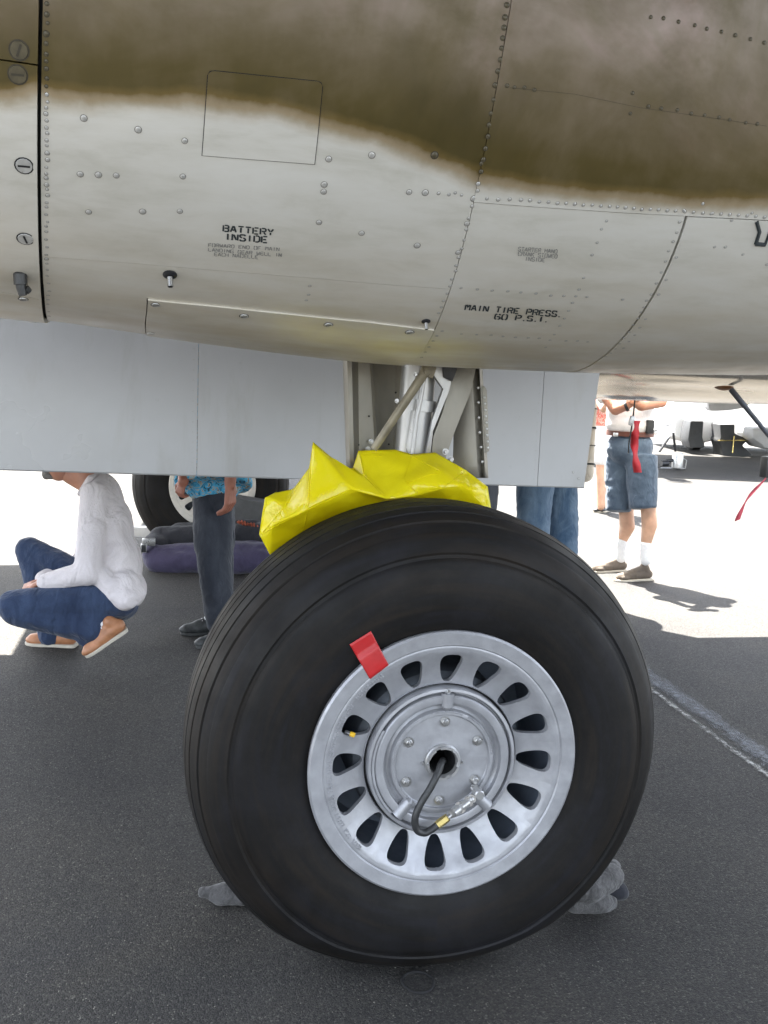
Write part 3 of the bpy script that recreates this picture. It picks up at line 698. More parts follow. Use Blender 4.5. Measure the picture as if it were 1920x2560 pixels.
for y in (.25, 5.5): loft('tail_fin', [[Vector((x, y+q, z)) for x, z in ((8.0, 2.0), (9.7, 2.0), (9.8, 3.6), (8.9, 4.2), (8.1, 3.4))] for q in (-.05, .05)], M_olive, AIR)
V = []; 
for i in range(29):
    x = -2.0+5.6*i/28
    for j in range(36): p = NP(x, 2*PI*j/36-PI, 0); V.append(Vector((p.x if -1.6 < p.x < 1.0 else (-1.6+(p.x+1.6)*4.5 if p.x < 0 else 1.0+(p.x-1.0)*.3), p.y+5.42, p.z)))
F = [(i*36+j, i*36+(j+1) % 36, (i+1)*36+(j+1) % 36, (i+1)*36+j) for i in range(28) for j in range(36)]+[tuple(range(36)), tuple(28*36+j for j in range(36))[::-1]]
mesh('engine_nacelle', V, F, M_zinc, AIR, auto=60)
# bomb bay door: hanging plate, folded lower edge
DY = 2.1
l0 = P_y(-330, 1003, DY); l1 = P_y(425, 1026, DY); l2 = P_y(1262, 1052, DY); t2 = P_y(1283, 800, DY)
zt = 1.78
def door(xa, xb, za, zb_, tilt=0.):
    V = []; 
    for x, z in ((xa, za), (xb, zb_)):
        for (dy, dz) in ((0, None), (-.004, .03), (-.004, 0), (.0, -.006), (.028, -.006), (.030, .02), (.032, None)):
            V.append(Vector((x, DY+dy, (z+dz) if dz is not None else zt)))
    n = 7; F = [(j, j+1, n+j+1, n+j) for j in range(n-1)]+[(n-1, 0, n, 2*n-1)]+[tuple(range(n))[::-1], tuple(n+j for j in range(n))]
    return V, F
pts = [l0, l1, P_y(1160, 1049, DY), l2]
for i in range(3):
    V, F = door(pts[i].x+.0012, pts[i+1].x-.0012, pts[i].z, pts[i+1].z)
    if i == 2:
        V[7] = V[13] = None
        V[7] = Vector((t2.x+.05, DY, zt)); V[13] = Vector((t2.x+.05, DY+.032, zt))
    dd = mesh('bomb_bay_door', V, F, M_door, AIR, smooth=False)
    if i < 2:
        sx = pts[i+1].x
        for k in range(15): 
            o = D.objects.new('rivet', ME_small); o.matrix_world = Matrix.Translation((sx-.02, DY-.0045, .99+k*.045)) @ Matrix.Rotation(PI/2, 4, 'X') @ Matrix.Scale(.8, 4); COL.objects.link(o); o.parent = dd
for k in range(2):
    q = P_y(1238+k*12, 1020+k*14, DY-.0045); o = D.objects.new('rivet', ME_big); o.matrix_world = Matrix.Translation(q) @ Matrix.Rotation(PI/2, 4, 'X'); COL.objects.link(o); o.parent = dd
mesh('door_hinge_panel', [(pts[0].x, DY+.012, 1.60), (1.33, DY+.012, 1.60), (1.33, 2.22, 2.1), (pts[0].x, 2.22, 2.1)], [(0, 1, 2, 3)], M_door, AIR, smooth=False)

# ---- main wheel
CZ = .565
TP = [(.165, .33), (.185, .38), (.19, .45), (.178, .51), (.150, .548), (.115, .580), (.100, .588)]
def crown(y): return .596-12.4*abs(y)**3.06
prof = [(-.195, .318), (-.208, .345), (-.216, .39), (-.2165, .43), (-.212, .465), (-.207, .481), (-.2035, .4865), (-.1985, .4905), (-.1965, .498), (-.1985, .5035), (-.1955, .509), (-.184, .530), (-.172, .5445), (-.169, .5462), (-.1665, .5438), (-.163, .5475)]
gr = [-.140, -.105, -.070, -.030, .010, .050, .090, .130]
for gc in gr:
    prof += [(gc-.0075, crown(gc-.0075)), (gc-.0034, crown(gc-.0034)), (gc-.0026, crown(gc)-.0085), (gc+.0026, crown(gc)-.0085), (gc+.0034, crown(gc+.0034))]
prof += [(.16, crown(.16)), (.18, .530), (.193, .49), (.198, .44), (.19, .38), (.165, .33), (.16, .318)]
def tyre_verts(prof, na=192):
    V = []
    for j in range(na):
        a = 2*PI*j/na
        for y, r in prof:
            x = r*math.sin(a); z = r*math.cos(a)+CZ
            if z < .14:
                k = (.14-z)/.17; yy = y+math.copysign(.006*max(0, k)**1.5*min(1, abs(y)/.1), y) if r > .35 else y
            else: yy = y
            if z < .002: z = .002+(.002-z)*.02
            if z < .12 and y < -.05: z += .024*min(1, (-y-.05)/.1)*(1-z/.12)
            V.append(Vector((x, yy, z)))
    return V
def ringfaces(na, n, closed=False): return [(j*n+i, j*n+i+1, ((j+1) % na)*n+i+1, ((j+1) % na)*n+i) for j in range(na) for i in range(n-1)]
TY = mesh('tyre', tyre_verts(prof), ringfaces(192, len(prof)), M_rubber, AIR, auto=32)
# rim with sixteen tear-shaped windows
def rimy(r): return float(np.interp(r, [.10, .186, .20, .23, .262, .272, .284, .287, .290, .318, .323], [-.150, -.166, -.171, -.184, -.203, -.2085, -.2105, -.2095, -.213, -.2165, -.2125]))
NWIN = 16; sect = 2*PI/NWIN
V = []; F = []
def rp(r, a, dy=0): return Vector((r*math.sin(a), rimy(r)+dy, CZ+r*math.cos(a)))
def window(t):
    """outline in (r, angle-offset) for t in 0..1: narrow at the hub, wide and rounded outside"""
    th = 2*PI*t; c, s = math.cos(th), math.sin(th); e = .66
    cc = math.copysign(abs(c)**e, c); ss = math.copysign(abs(s)**e, s)
    r = .2275+.0375*cc; w = .0228+.0096*cc
    return r, w*ss/r
NK = 32; RINGS = 4
rin, rout = .188, .276
for sct in range(NWIN):
    a0 = sct*sect+.03; base = len(V)
    def border(t):
        th = 2*PI*t; c, s = math.cos(th), math.sin(th); m = max(abs(c), abs(s)); c /= m; s /= m
        return (rin+rout)/2+(rout-rin)/2*c, s*sect/2
    for k in range(NK):
        wr, wa = window(k/NK); br, ba = border(k/NK)
        V.append(rp(wr, a0+wa, .016)); V.append(rp(wr, a0+wa, .0025)); V.append(rp(wr+.0005*math.cos(2*PI*k/NK), a0+wa, .0))
        for q in range(1, RINGS+1):
            u = q/RINGS; V.append(rp(wr+(br-wr)*u, a0+wa+(ba-wa)*u))
    n = RINGS+3
    for k in range(NK):
        for q in range(n-1): F.append((base+k*n+q, base+((k+1) % NK)*n+q, base+((k+1) % NK)*n+q+1, base+k*n+q+1))
lip = [(r, rimy(r)) for r in (.276, .281, .284, .2855, .287, .290, .300, .310, .318, .3215, .323)]+[(.3235, -.206), (.322, -.196), (.316, -.186)]
b0 = len(V); na = 192
for j in range(na):
    a = 2*PI*j/na
    for r, yy in lip: V.append(Vector((r*math.sin(a), yy, CZ+r*math.cos(a))))
F += [tuple(b0+i for i in f) for f in ringfaces(na, len(lip))]
b0 = len(V); inn = [(.1862, -.150), (.1862, -.1710), (.1868, -.1720), (.188, rimy(.188))]
for j in range(na):
    a = 2*PI*j/na
    for r, yy in inn: V.append(Vector((r*math.sin(a), yy, CZ+r*math.cos(a))))
F += [tuple(b0+i for i in f) for f in ringfaces(na, len(inn))]
RIM = mesh('wheel_rim', V, F, M_rim, AIR, auto=40)
# rough cast relief band along the left of the rim: raised illegible casting marks
mb = MB()
for a in np.linspace(-2.35, -.62, 74):
    if random.random() < .12: continue
    r0 = .2775; w = random.uniform(.0012, .003)
    for q in range(2):
        r = r0-q*.0065-random.uniform(0, .0015); aa = a+random.uniform(-.005, .005)
        c = Vector((r*math.sin(aa), rimy(r)-.0003, CZ+r*math.cos(aa))); R = Matrix.Rotation(aa, 3, 'Y')
        mb.box(c, (random.uniform(.002, .005), .0036, random.uniform(.0025, .0055)), R)
cm = mb.build('casting_marks', M_rim, RIM); cm['kind'] = 'stuff'
# brake drum behind the windows
def lathe(name, pr, m, parent, na=96, auto=30, cz=CZ, cx=0):
    V = [Vector((cx+r*math.sin(2*PI*j/na), yy, cz+r*math.cos(2*PI*j/na))) for j in range(na) for r, yy in pr]
    return mesh(name, V, ringfaces(na, len(pr)), m, parent, auto=auto)
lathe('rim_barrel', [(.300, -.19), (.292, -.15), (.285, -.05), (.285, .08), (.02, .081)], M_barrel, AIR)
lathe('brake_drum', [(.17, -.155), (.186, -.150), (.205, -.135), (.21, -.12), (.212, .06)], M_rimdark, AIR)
HUB = lathe('hub_cover', [(.1800, -.150), (.1797, -.186), (.178, -.189), (.172, -.190), (.1705, -.188), (.169, -.174), (.1645, -.174), (.163, -.190), (.160, -.193), (.147, -.1935), (.1435, -.192), (.1415, -.180), (.134, -.174), (.128, -.177), (.124, -.188), (.1185, -.1895), (.1155, -.189), (.1138, -.184), (.112, -.1825), (.040, -.1835)], M_rim, AIR, 128)
lathe('hub_gap', [(.178, -.158), (.1868, -.158)], M_black, HUB, 96)
# rib ring inside the cover, broken by three radial bosses
def arc_bar(r0, r1, a0, a1, y0, h, m, parent, name, n=40):
    V = []; F = []
    for i in range(n+1):
        a = a0+(a1-a0)*i/n
        for r, yy in ((r0, y0), (r0+.0012, y0-h), (r1-.0012, y0-h), (r1, y0)): V.append(Vector((r*math.sin(a), yy, CZ+r*math.cos(a))))
    F = [(i*4+k, i*4+k+1, i*4+k+5, i*4+k+4) for i in range(n) for k in range(3)]; F += [(3, 2, 1, 0), tuple(n*4+k for k in range(4))]
    return mesh(name, V, F, m, parent, auto=40)
arc_bar(.1642, .1690, -1.02, -.10, -.174, .004, M_rim, HUB, 'cover_ring_segment')
arc_bar(.1642, .1690, .14, 1.9, -.174, .004, M_rim, HUB, 'cover_ring_segment')
arc_bar(.1635, .1715, -2.35, -1.05, -.174, .019, M_rim, HUB, 'cover_ring_segment')
for a in (.03, 2.35, -2.45):
    mb = MB(); d = Vector((math.sin(a), 0, math.cos(a))); c0 = Vector((0, 0, CZ))
    rr = (.130, .168) if a == .03 else (.115, .165)
    mb.tube([c0+d*rr[0]+Vector((0, -.187, 0)), c0+d*(rr[0]+.006)+Vector((0, -.189, 0)), c0+d*rr[1]+Vector((0, -.188, 0))], [.008, .0135, .0155], 20)
    mb.build('boss', M_rim, HUB)
mb = MB()
for a in list(np.linspace(-1.55, -.55, 30))+list(np.linspace(.5, 1.45, 30))+list(np.linspace(-.5, .35, 26)):
    r = .1215; c = Vector((r*math.sin(a), -.1895, CZ+r*math.cos(a))); mb.box(c, (random.uniform(.0012, .0028), .003, random.uniform(.003, .005)), Matrix.Rotation(a, 3, 'Y'))
cm = mb.build('casting_marks', M_rim, HUB); cm['kind'] = 'stuff'
# bolts
def hexbolt(c, r, h, ax=Vector((0, -1, 0)), m=M_steel, parent=HUB, wash=True, spin=0., name='bolt'):
    mb = MB(); 
    if wash: mb.tube([c, c+ax*.0015], r*1.45, 20); c = c+ax*.0015
    mb.tube([c+ax*.0001, c+ax*h*.9, c+ax*h], [r, r, r*.85], 6); return mb.build(name, m, parent)
for k in range(6):
    a = k*PI/3+.02; hexbolt(Vector((.097*math.sin(a), -.1832, CZ+.097*math.cos(a))), .0088, .0085)
    c = Vector((.097*math.sin(a)+.001, -.1932, CZ+.097*math.cos(a)+.001)); mb = MB(); mb.tube([c, c+Vector((0, -.005, 0))], .0036, 10); mb.build('bolt_stud', M_steel, HUB)
hexbolt(Vector((.168*math.sin(.03), -.186, CZ+.172)), .0055, .006, Vector((0, -1, 0)))
# centre nut with six lugs and a dark bore
lathe('axle_nut', [(.0435, -.182), (.0435, -.191), (.0405, -.194), (.0345, -.194), (.0325, -.190), (.0315, -.15), (.0315, -.05), (.001, -.05)], [M_strutsilver], HUB, 48)
lathe('bore', [(.0312, -.188), (.0310, -.06), (.001, -.06)], M_black, HUB, 32)
for k in range(6):
    a = k*PI/3+.12; arc_bar(.0335, .0415, a-.36, a+.36, -.194, .0065, M_strutsilver, HUB, 'nut_lug', 8)
for a in (1.65, -1.6): hexbolt(Vector((.047*math.sin(a), -.184, CZ+.047*math.cos(a))), .0038, .008, wash=False)
# pressure hose and its fittings; c-coordinates surveyed on the cover plane
def hp(cx, cy, y): return P_y((740+cx*.44605)/1.15732, (1540+cy*.44605)/1.15732, y)
hose = smooth_path([hp(830, 815, -.10), hp(818, 815, -.19), hp(795, 880, -.215), hp(752, 965, -.225), (hp(700, 1050, -.23)), hp(668, 1130, -.232), hp(676, 1196, -.232), hp(718, 1216, -.232), hp(762, 1195, -.231), hp(792, 1172, -.230)], 8)
mb = MB(); mb.tube(hose, .0085, 14); HOSE = mb.build('air_hose', M_hose, AIR)
def seg(c0, c1, r, m, name, n=18, y0=-.230, y1=-.222):
    mb = MB(); a = hp(*c0, y0); b = hp(*c1, y1); r = r if isinstance(r, list) else [r, r]
    mb.tube([a.lerp(b, i/(len(r)-1)) for i in range(len(r))], r, n); return mb.build(name, m, HOSE)
seg((784, 1178), (852, 1128), [.0088, .0102, .0102, .0095], M_brass, 'brass_hex_nut', 6)
seg((848, 1131), (880, 1104), .0062, M_steel, 'threaded_neck', 12)
seg((872, 1110), (884, 1101), [.009, .0095, .009], M_steel, 'collar', 20)
seg((882, 1103), (925, 1070), [.0115, .0118, .0118, .0112], M_strutsilver, 'coupling_sleeve')
seg((920, 1074), (928, 1068), .0135, M_steel, 'collar')
seg((926, 1070), (972, 1036), [.0102, .0108, .0108, .0100], M_strutsilver, 'coupling_sleeve')
seg((966, 1041), (975, 1034), .0125, M_steel, 'collar')
seg((972, 1036), (1006, 1010), [.0062, .0085, .0075, .0085, .006], M_strutsilver, 'threaded_neck')
seg((985, 1026), (992, 1020), .0105, M_steel, 'collar')
mb = MB(); c = hp(1022, 995, -.222); mb.tube([c+Vector((0, .034, 0)), c+Vector((0, .012, 0)), c+Vector((0, -.010, 0)), c+Vector((0, -.0125, 0))], [.0095, .0125, .0125, .010], 8); mb.build('elbow_fitting', M_strutsilver, HOSE)
seg((985, 960), (1005, 985), [.006, .008], M_steel, 'valve_stem', 12, -.20, -.21)
# inflation valve seen through one window
mb = MB(); a = hp(278, 650, -.182); b = hp(326, 668, -.197); mb.tube([a, a.lerp(b, .6)], .0045, 10, 0); mb.tube([a.lerp(b, .61), b], .0058, 10, 1); mb.build('tyre_valve', [M_steel, simple('yellow_cap', (.7, .42, .02), .5, 0, .1, 20, 0)], RIM)

# far main wheel, of the other side
fc = P_d(457, 1041, 7.6)
def far_copy(o):
    c = o.copy(); COL.objects.link(c); c.parent = AIR; c.matrix_world = Matrix.Translation((fc.x, fc.y, 0)); return c
ft = far_copy(TY)
fr = D.objects.new('wheel_rim', RIM.data.copy()); fr.data.materials[0] = simple('pale_wheel_paint', (.55, .53, .49), .5, .1, .12, 20, .1, .003); COL.objects.link(fr); fr.parent = AIR; fr.matrix_world = Matrix.Translation((fc.x, fc.y, 0))
lathe('brake_drum', [(.30, -.185), (.29, -.12), (.02, -.12)], M_rimdark, AIR).location = (fc.x, fc.y, 0)
h2 = lathe('hub_cover', [(.186, -.160), (.18, -.185), (.12, -.19), (.05, -.21), (.001, -.212)], fr.data.materials[0], AIR); h2.location = (fc.x, fc.y, 0)
mb = MB(); mb.tube([Vector((fc.x, fc.y+.1, CZ)), Vector((fc.x, fc.y+.3, CZ)), Vector((fc.x, fc.y+.3, 1.7))], .07, 16); mb.build('landing_strut', M_strutsilver, AIR)
mb = MB(); mb.tube([Vector((0, .0, CZ)), Vector((0, .28, CZ)), Vector((0.02, .30, .70)), Vector((.03, .26, 1.0))], [.05, .055, .075, .07], 20); mb.build('wheel_fork', M_strutsilver, AIR)

# ---- landing gear leg above the tyre
SY = .26
def sp(vx, vy, y=SY): return P_y(vx, vy, y)
def sc_(cx, cy, y): return P_y((840+cx*.2532)/1.15732, (900+cy*.2532)/1.15732, y)
mb = MB(); a = sc_(830, -60, .26); b = sc_(745, 1000, .26); mb.tube([a, a.lerp(b, .45), a.lerp(b, .46), b], [.046, .0465, .0465, .0465], 32); LEG = mb.build('landing_strut', M_strutsilver, AIR)
mb = MB(); a = sc_(815, 395, .26); b = sc_(805, 500, .26); mb.tube([a, b], .0495, 32); mb.box(sc_(830, 445, .205), (.022, .016, .030)); mb.build('clamp_band', M_strutsilver, LEG)
mb = MB(); mb.tube([sc_(868, 180, .198), sc_(835, 390, .198), sc_(795, 560, .198), sc_(752, 950, .198)], .0062, 12); mb.build('brake_line', M_strutsilver, LEG)
# diagonal brace with eye and bolt
mb = MB(); a = sc_(885, 110, .14); b = sc_(372, 880, .17); mb.tube([a, a.lerp(b, .06), a.lerp(b, .95), b], [.013, .0125, .0105, .009], 14); BR = mb.build('drag_brace', M_olivebrace, AIR)
mb = MB(); mb.box(sc_(905, 105, .152), (.038, .012, .032), Matrix.Rotation(.3, 3, 'Y')); mb.build('brace_lug', M_olivebrace, BR, bevel=.003)
hexbolt(sc_(893, 112, .128), .0065, .006, m=M_olivebrace, parent=BR)
hexbolt(sc_(783, 145, .15), .0045, .006, m=M_steel, parent=BR); hexbolt(sc_(600, 405, .16), .004, .006, m=M_steel, parent=BR)
# front fairing sheet, fluted
def sheet(name, colsL, m, parent, n=2, thick=.003):
    """colsL: list of (top point, bottom point); a bent sheet through them with thickness"""
    V = []; F = []; k = len(colsL); rows = 10
    for (t, b_) in colsL:
        for r in range(rows+1): V.append(t.lerp(b_, r/rows))
    for i in range(k-1):
        for r in range(rows): q = i*(rows+1)+r; F.append((q, q+rows+1, q+rows+2, q+1))
    o = mesh(name, V, F, m, parent, auto=50); md = o.modifiers.new('s', 'SOLIDIFY'); md.thickness = thick; md.offset = 0; return o
def colp(cx0, cx1, y, cy0=-90, cy1=1080): return (sc_(cx0, cy0, y), sc_(cx1, cy1, y))
FA = sheet('gear_fairing', [colp(68, 105, .33), colp(75, 112, .30), colp(110, 140, .285), colp(150, 175, .285), colp(180, 192, .31), colp(215, 225, .335), colp(330, 400, .335), colp(352, 425, .32), colp(378, 445, .33), colp(440, 500, .345), colp(600, 560, .345), colp(650, 600, .31), colp(690, 640, .30)], M_zinc, AIR)
for q in ((325, 555), (138, 830), (222, 838), (520, 832), (588, 322)):
    mb = MB(); c = sc_(*q, .33); mb.tube([c, c+Vector((0, -.002, 0))], .0026, 10); mb.build('screw_hole', M_black, FA)
hexbolt(sc_(345, 805, .325), .005, .006, m=M_steel, parent=FA); hexbolt(sc_(315, 878, .32), .005, .006, m=M_steel, parent=FA)
# wide diagonal torque link plates behind the leg
def plate(name, pts, y, th, m, parent, bev=.0015):
    V = [sc_(x, z, y) for x, z in pts]; n = len(V); V += [v+Vector((0, th, 0)) for v in V]
    F = [tuple(range(n))[::-1], tuple(n+i for i in range(n))]+[(i, (i+1) % n, n+(i+1) % n, n+i) for i in range(n)]
    bm = bmesh.new(); me = D.meshes.new('t'); me.from_pydata([tuple(v) for v in V], [], F); bm.from_mesh(me); D.meshes.remove(me); return bmobj(name, bm, m, parent, 30, bev)
plate('retraction_plate', [(1205, -60), (1410, -60), (1330, 320), (1180, 690), (1060, 1040), (930, 1040), (960, 760), (1050, 520)], .215, .03, M_zinc, AIR)
plate('retraction_plate', [(1010, -60), (1150, -60), (1135, 230), (1120, 300), (960, 700), (930, 960), (880, 960), (950, 600), (1060, 290), (960, 140)], .20, .02, M_strutsilver, AIR)
plate('strut_bracket', [(1060, -30), (1130, -30), (1200, 90), (1150, 210), (1070, 170)], .185, .02, M_plastic, AIR)
RF = sheet('gear_fairing', [colp(1180, 1150, .29, -90, 1165), colp(1330, 1400, .28, -90, 1165), colp(1390, 1450, .30, -90, 1165), colp(1408, 1475, .275, -90, 1165), colp(1432, 1500, .29, -90, 1165)], M_zinc, AIR)
st = plate('rivet_strip', [(1425, 245), (1470, 260), (1492, 300), (1515, 900), (1480, 920), (1440, 700)], .283, .004, M_zinc, RF, .001)
for i in range(9):
    o = D.objects.new('rivet', ME_big); o.matrix_world = Matrix.Translation(sc_(1468+i*4.5, 370+i*62, .2828)) @ Matrix.Rotation(PI/2, 4, 'X') @ Matrix.Scale(.75, 4); COL.objects.link(o); o.parent = RF
for i, q in enumerate(((1405, 275), (1408, 420), (1412, 570), (1420, 715), (1432, 860), (1445, 1005))):
    o = D.objects.new('rivet', ME_big); o.matrix_world = Matrix.Translation(sc_(*q, .274)) @ Matrix.Rotation(PI/2, 4, 'X') @ Matrix.Scale(.7, 4); COL.objects.link(o); o.parent = RF
hexbolt(sc_(1080, 905, .19), .006, .008, m=M_steel, parent=AIR); hexbolt(sc_(1130, 980, .19), .006, .01, m=M_steel, parent=AIR)

# ---- mast under the fuselage belly
def rc(cx, cy, d): return P_d(1382.4+.16667*cx, 777.6+.16667*cy, d)
D2 = 5.25
E = None
def blob(name, parts, m, parent=None, voxel=.012, smooth=6, disp=0., dscale=6., mats=None, keep=None):
    """one continuous surface out of tapered limbs: parts are ('c', p0, p1, r0, r1[, flat]) or ('e', centre, (rx, ry, rz)[, R])"""
    bm = bmesh.new()
    for p in parts:
        if p[0] in 'cf':
            a, b, r0, r1 = Vector(p[1]), Vector(p[2]), p[3], p[4]; ax = b-a; L = ax.length; q = ax.to_track_quat('Z', 'Y').to_matrix().to_4x4()
            prof_ = []
            if p[0] == 'c':
                for i in range(5): t = -PI/2+PI/2*i/4; prof_.append((r0*math.cos(t), r0*math.sin(t)))
            else: prof_.append((r0*.9, 0)); prof_.append((r0, .001))
            for i in range(1, 5): prof_.append((r0+(r1-r0)*i/5, L*i/5))
            if p[0] == 'c':
                for i in range(5): t = PI/2*i/4; prof_.append((r1*math.cos(t), L+r1*math.sin(t)))
            else: prof_.append((r1, L-.001)); prof_.append((r1*.9, L))
            vs_ = []; seg_ = 16; fl = p[5] if len(p) > 5 else (1, 1)
            for r, z in prof_: vs_.append([bm.verts.new(Matrix.Translation(a) @ q @ Vector((max(r, .0005)*fl[0]*math.cos(2*PI*j/seg_), max(r, .0005)*fl[1]*math.sin(2*PI*j/seg_), z))) for j in range(seg_)])
            for i in range(len(vs_)-1):
                for j in range(seg_): bm.faces.new((vs_[i][j], vs_[i][(j+1) % seg_], vs_[i+1][(j+1) % seg_], vs_[i+1][j]))
            bm.faces.new(vs_[0][::-1]); bm.faces.new(vs_[-1])
        else:
            R = p[3].to_4x4() if len(p) > 3 else Matrix()
            s = Matrix.Diagonal((*p[2], 1))
            bmesh.ops.create_uvsphere(bm, u_segments=20, v_segments=14, radius=1, matrix=Matrix.Translation(Vector(p[1])) @ R @ s)
    bmesh.ops.recalc_face_normals(bm, faces=bm.faces)
    me = D.meshes.new(name); bm.to_mesh(me); bm.free()
    o = D.objects.new(name, me); COL.objects.link(o)
    md = o.modifiers.new('r', 'REMESH'); md.mode = 'VOXEL'; md.voxel_size = voxel; md.adaptivity = 0
    if smooth: ms = o.modifiers.new('s', 'SMOOTH'); ms.factor = .5; ms.iterations = smooth
    dg = bpy.context.evaluated_depsgraph_get(); ev = o.evaluated_get(dg); m2 = D.meshes.new_from_object(ev)
    o.modifiers.clear(); o.data = m2; D.meshes.remove(me)
    m2.name = name
    m2.materials.clear()
    for q in (m if isinstance(m, (list, tuple)) else [m]): m2.materials.append(q)
    if disp:
        co = np.empty(len(m2.vertices)*3); m2.vertices.foreach_get('co', co); no = np.empty(len(m2.vertices)*3); m2.vertices.foreach_get('normal', no)
        co = co.reshape(-1, 3); no = no.reshape(-1, 3)
        for i in range(len(co)):
            v = Vector(co[i]); w = noise.noise(Vector((v.x*dscale, v.y*dscale, v.z*dscale*1.6)))
            w2 = 1-abs(noise.noise(Vector((v.x*dscale*1.7+5, v.y*dscale*1.7, v.z*dscale*3))))*2
            co[i] += no[i]*disp*(w*.8+w2*.5)
        m2.vertices.foreach_set('co', co.ravel())
    m2.polygons.foreach_set('use_smooth', [True]*len(m2.polygons)); m2.update()
    if parent is not None: o.parent = parent
    return o
c = rc(1090, 330, D2); blob('mast_fairing', [('e', c, (.055, .05, .028)), ('e', c+Vector((-.03, 0, .01)), (.04, .05, .03))], M_orange, AIR, .006, 3)
mb = MB(); m0 = rc(1180, 380, D2-.05); m1 = rc(1700, 1020, D2-.15); m2_ = rc(1700, 1260, D2-.15)
mb.tube([m0, m0.lerp(m1, .35), m0.lerp(m1, .36), m1], [.015, .0145, .0125, .011], 14); MAST = mb.build('tail_prop_rod', M_rod, AIR)
mb = MB(); mb.box(rc(1690, 1390, D2-.15), (.085, .06, .11)); mb.build('rod_weight', M_plastic, MAST, bevel=.008)
mb = MB(); mb.tube([m1, rc(1690, 1280, D2-.15)], .004, 8); mb.build('hanging_cable', M_plastic, MAST)

# ================================================================== loose things
# red tape across tyre and rim
def surf_y(r):
    if r < .3225: return rimy(r)
    return float(np.interp(r, [q[1] for q in prof[:13]], [q[0] for q in prof[:13]]))
def on_wheel(cx, cy):
    y = -.2
    for _ in range(12):
        p = hp(cx, cy, y); r = math.hypot(p.x, p.z-CZ); y = min(surf_y(r+q_) for q_ in (-.020, -.012, -.006, 0, .006))
    p = hp(cx, cy, y-.0012); return p
Q = [(300, 160), (420, 85), (520, 275), (415, 355)]; V = []; n = 14
for j in range(n+1):
    for i in range(n+1):
        u, v = i/n, j/n
        x = (Q[0][0]*(1-u)+Q[1][0]*u)*(1-v)+(Q[3][0]*(1-u)+Q[2][0]*u)*v; y_ = (Q[0][1]*(1-u)+Q[1][1]*u)*(1-v)+(Q[3][1]*(1-u)+Q[2][1]*u)*v
        V.append(on_wheel(x, y_))
F = [(j*(n+1)+i, (j+1)*(n+1)+i, (j+1)*(n+1)+i+1, j*(n+1)+i+1) for j in range(n) for i in range(n)]
t = mesh('red_tape', V, F, M_red); md = t.modifiers.new('s', 'SOLIDIFY'); md.thickness = .0006; tag(t, 'square of red tape stuck across the tyre and the silver wheel rim', 'tape')

# yellow plastic sheet
def yc(cx, cy): return ((640+cx*.37372)/1.15732, (880+cy*.37372)/1.15732)
def on_tread(cx, cy, y=.125):
    """point of the tread crown (distance y from its middle) nearest below the sight line"""
    vx, vy = yc(cx, cy); best = None
    for i in range(400):
        a = -1.0+2.0*i/400; R_ = crown(y)+.002; p = Vector((R_*math.sin(a), y, CZ+R_*math.cos(a))); q = p-CO
        px = (q.dot(RT)/q.dot(FW)*2461+960)/1.15732
        if best is None or abs(px-vx) < best[0]: best = (abs(px-vx), p)
    return best[1]
def yp(cx, cy, y): return P_y(*yc(cx, cy), y)
K = {}
K['X'] = on_tread(100, 1355); K['W'] = on_tread(190, 1285); K['V'] = on_tread(310, 1200); K['U'] = on_tread(480, 1110); K['T'] = on_tread(640, 1050); K['S'] = on_tread(880, 1000); K['R'] = on_tread(1160, 985); K['Q'] = on_tread(1300, 1000); K['P'] = on_tread(1582, 1050)
K['A'] = yp(22, 1222, .10); K['B'] = yp(42, 1080, .13); K['C'] = yp(60, 975, .16); K['D'] = yp(125, 942, .18); K['E'] = yp(250, 918, .16)
K['F'] = yp(355, 775, .12); K['G'] = yp(380, 600, .10); K['H'] = yp(500, 700, .11); K['I'] = yp(625, 778, .12)
K['n'] = yp(340, 1060, .02); K['o'] = yp(215, 1010, .09); K['p'] = yp(110, 1160, .06); K['q'] = yp(650, 925, .04); K['r'] = yp(730, 840, .09); K['s'] = yp(895, 990, .05)
K['t'] = yp(650, 775, .16); K['u'] = yp(685, 660, .17); K['v'] = yp(930, 652, .18); K['w'] = yp(1040, 682, .17); K['x'] = yp(1200, 672, .17); K['y'] = yp(1405, 790, .15); K['z'] = yp(1550, 900, .14)
K['1'] = yp(725, 815, .13); K['2'] = yp(1010, 880, .08); K['3'] = yp(1090, 960, .07); K['4'] = yp(1250, 910, .05); K['5'] = yp(1040, 790, .12); K['6'] = yp(1220, 780, .09); K['7'] = yp(1400, 900, .08)
T1 = ['XWp', 'WVp', 'pAX', 'pVn', 'VUn', 'pno', 'ABp', 'BCo', 'oBp', 'CDo', 'DEo', 'oEF', 'oFn', 'FGn', 'GHq', 'Gqn', 'nUT', 'nTq', 'HIr', 'Hrq', 'qTS', 'qrs', 'qSs']
T2 = ['utr', 'ur1', 'tIr', 'uv5', 'u51', '1s r'.replace(' ', ''), '15 2'.replace(' ', ''), '12s', '2 3s'.replace(' ', ''), 'sSR', 's3R', 'vw5', 'wx6', 'w65', '562', '264', '243', '34R', '4QR', 'xy6', 'y76', '674', '47Q', 'yz7', 'zP7', '7PQ']
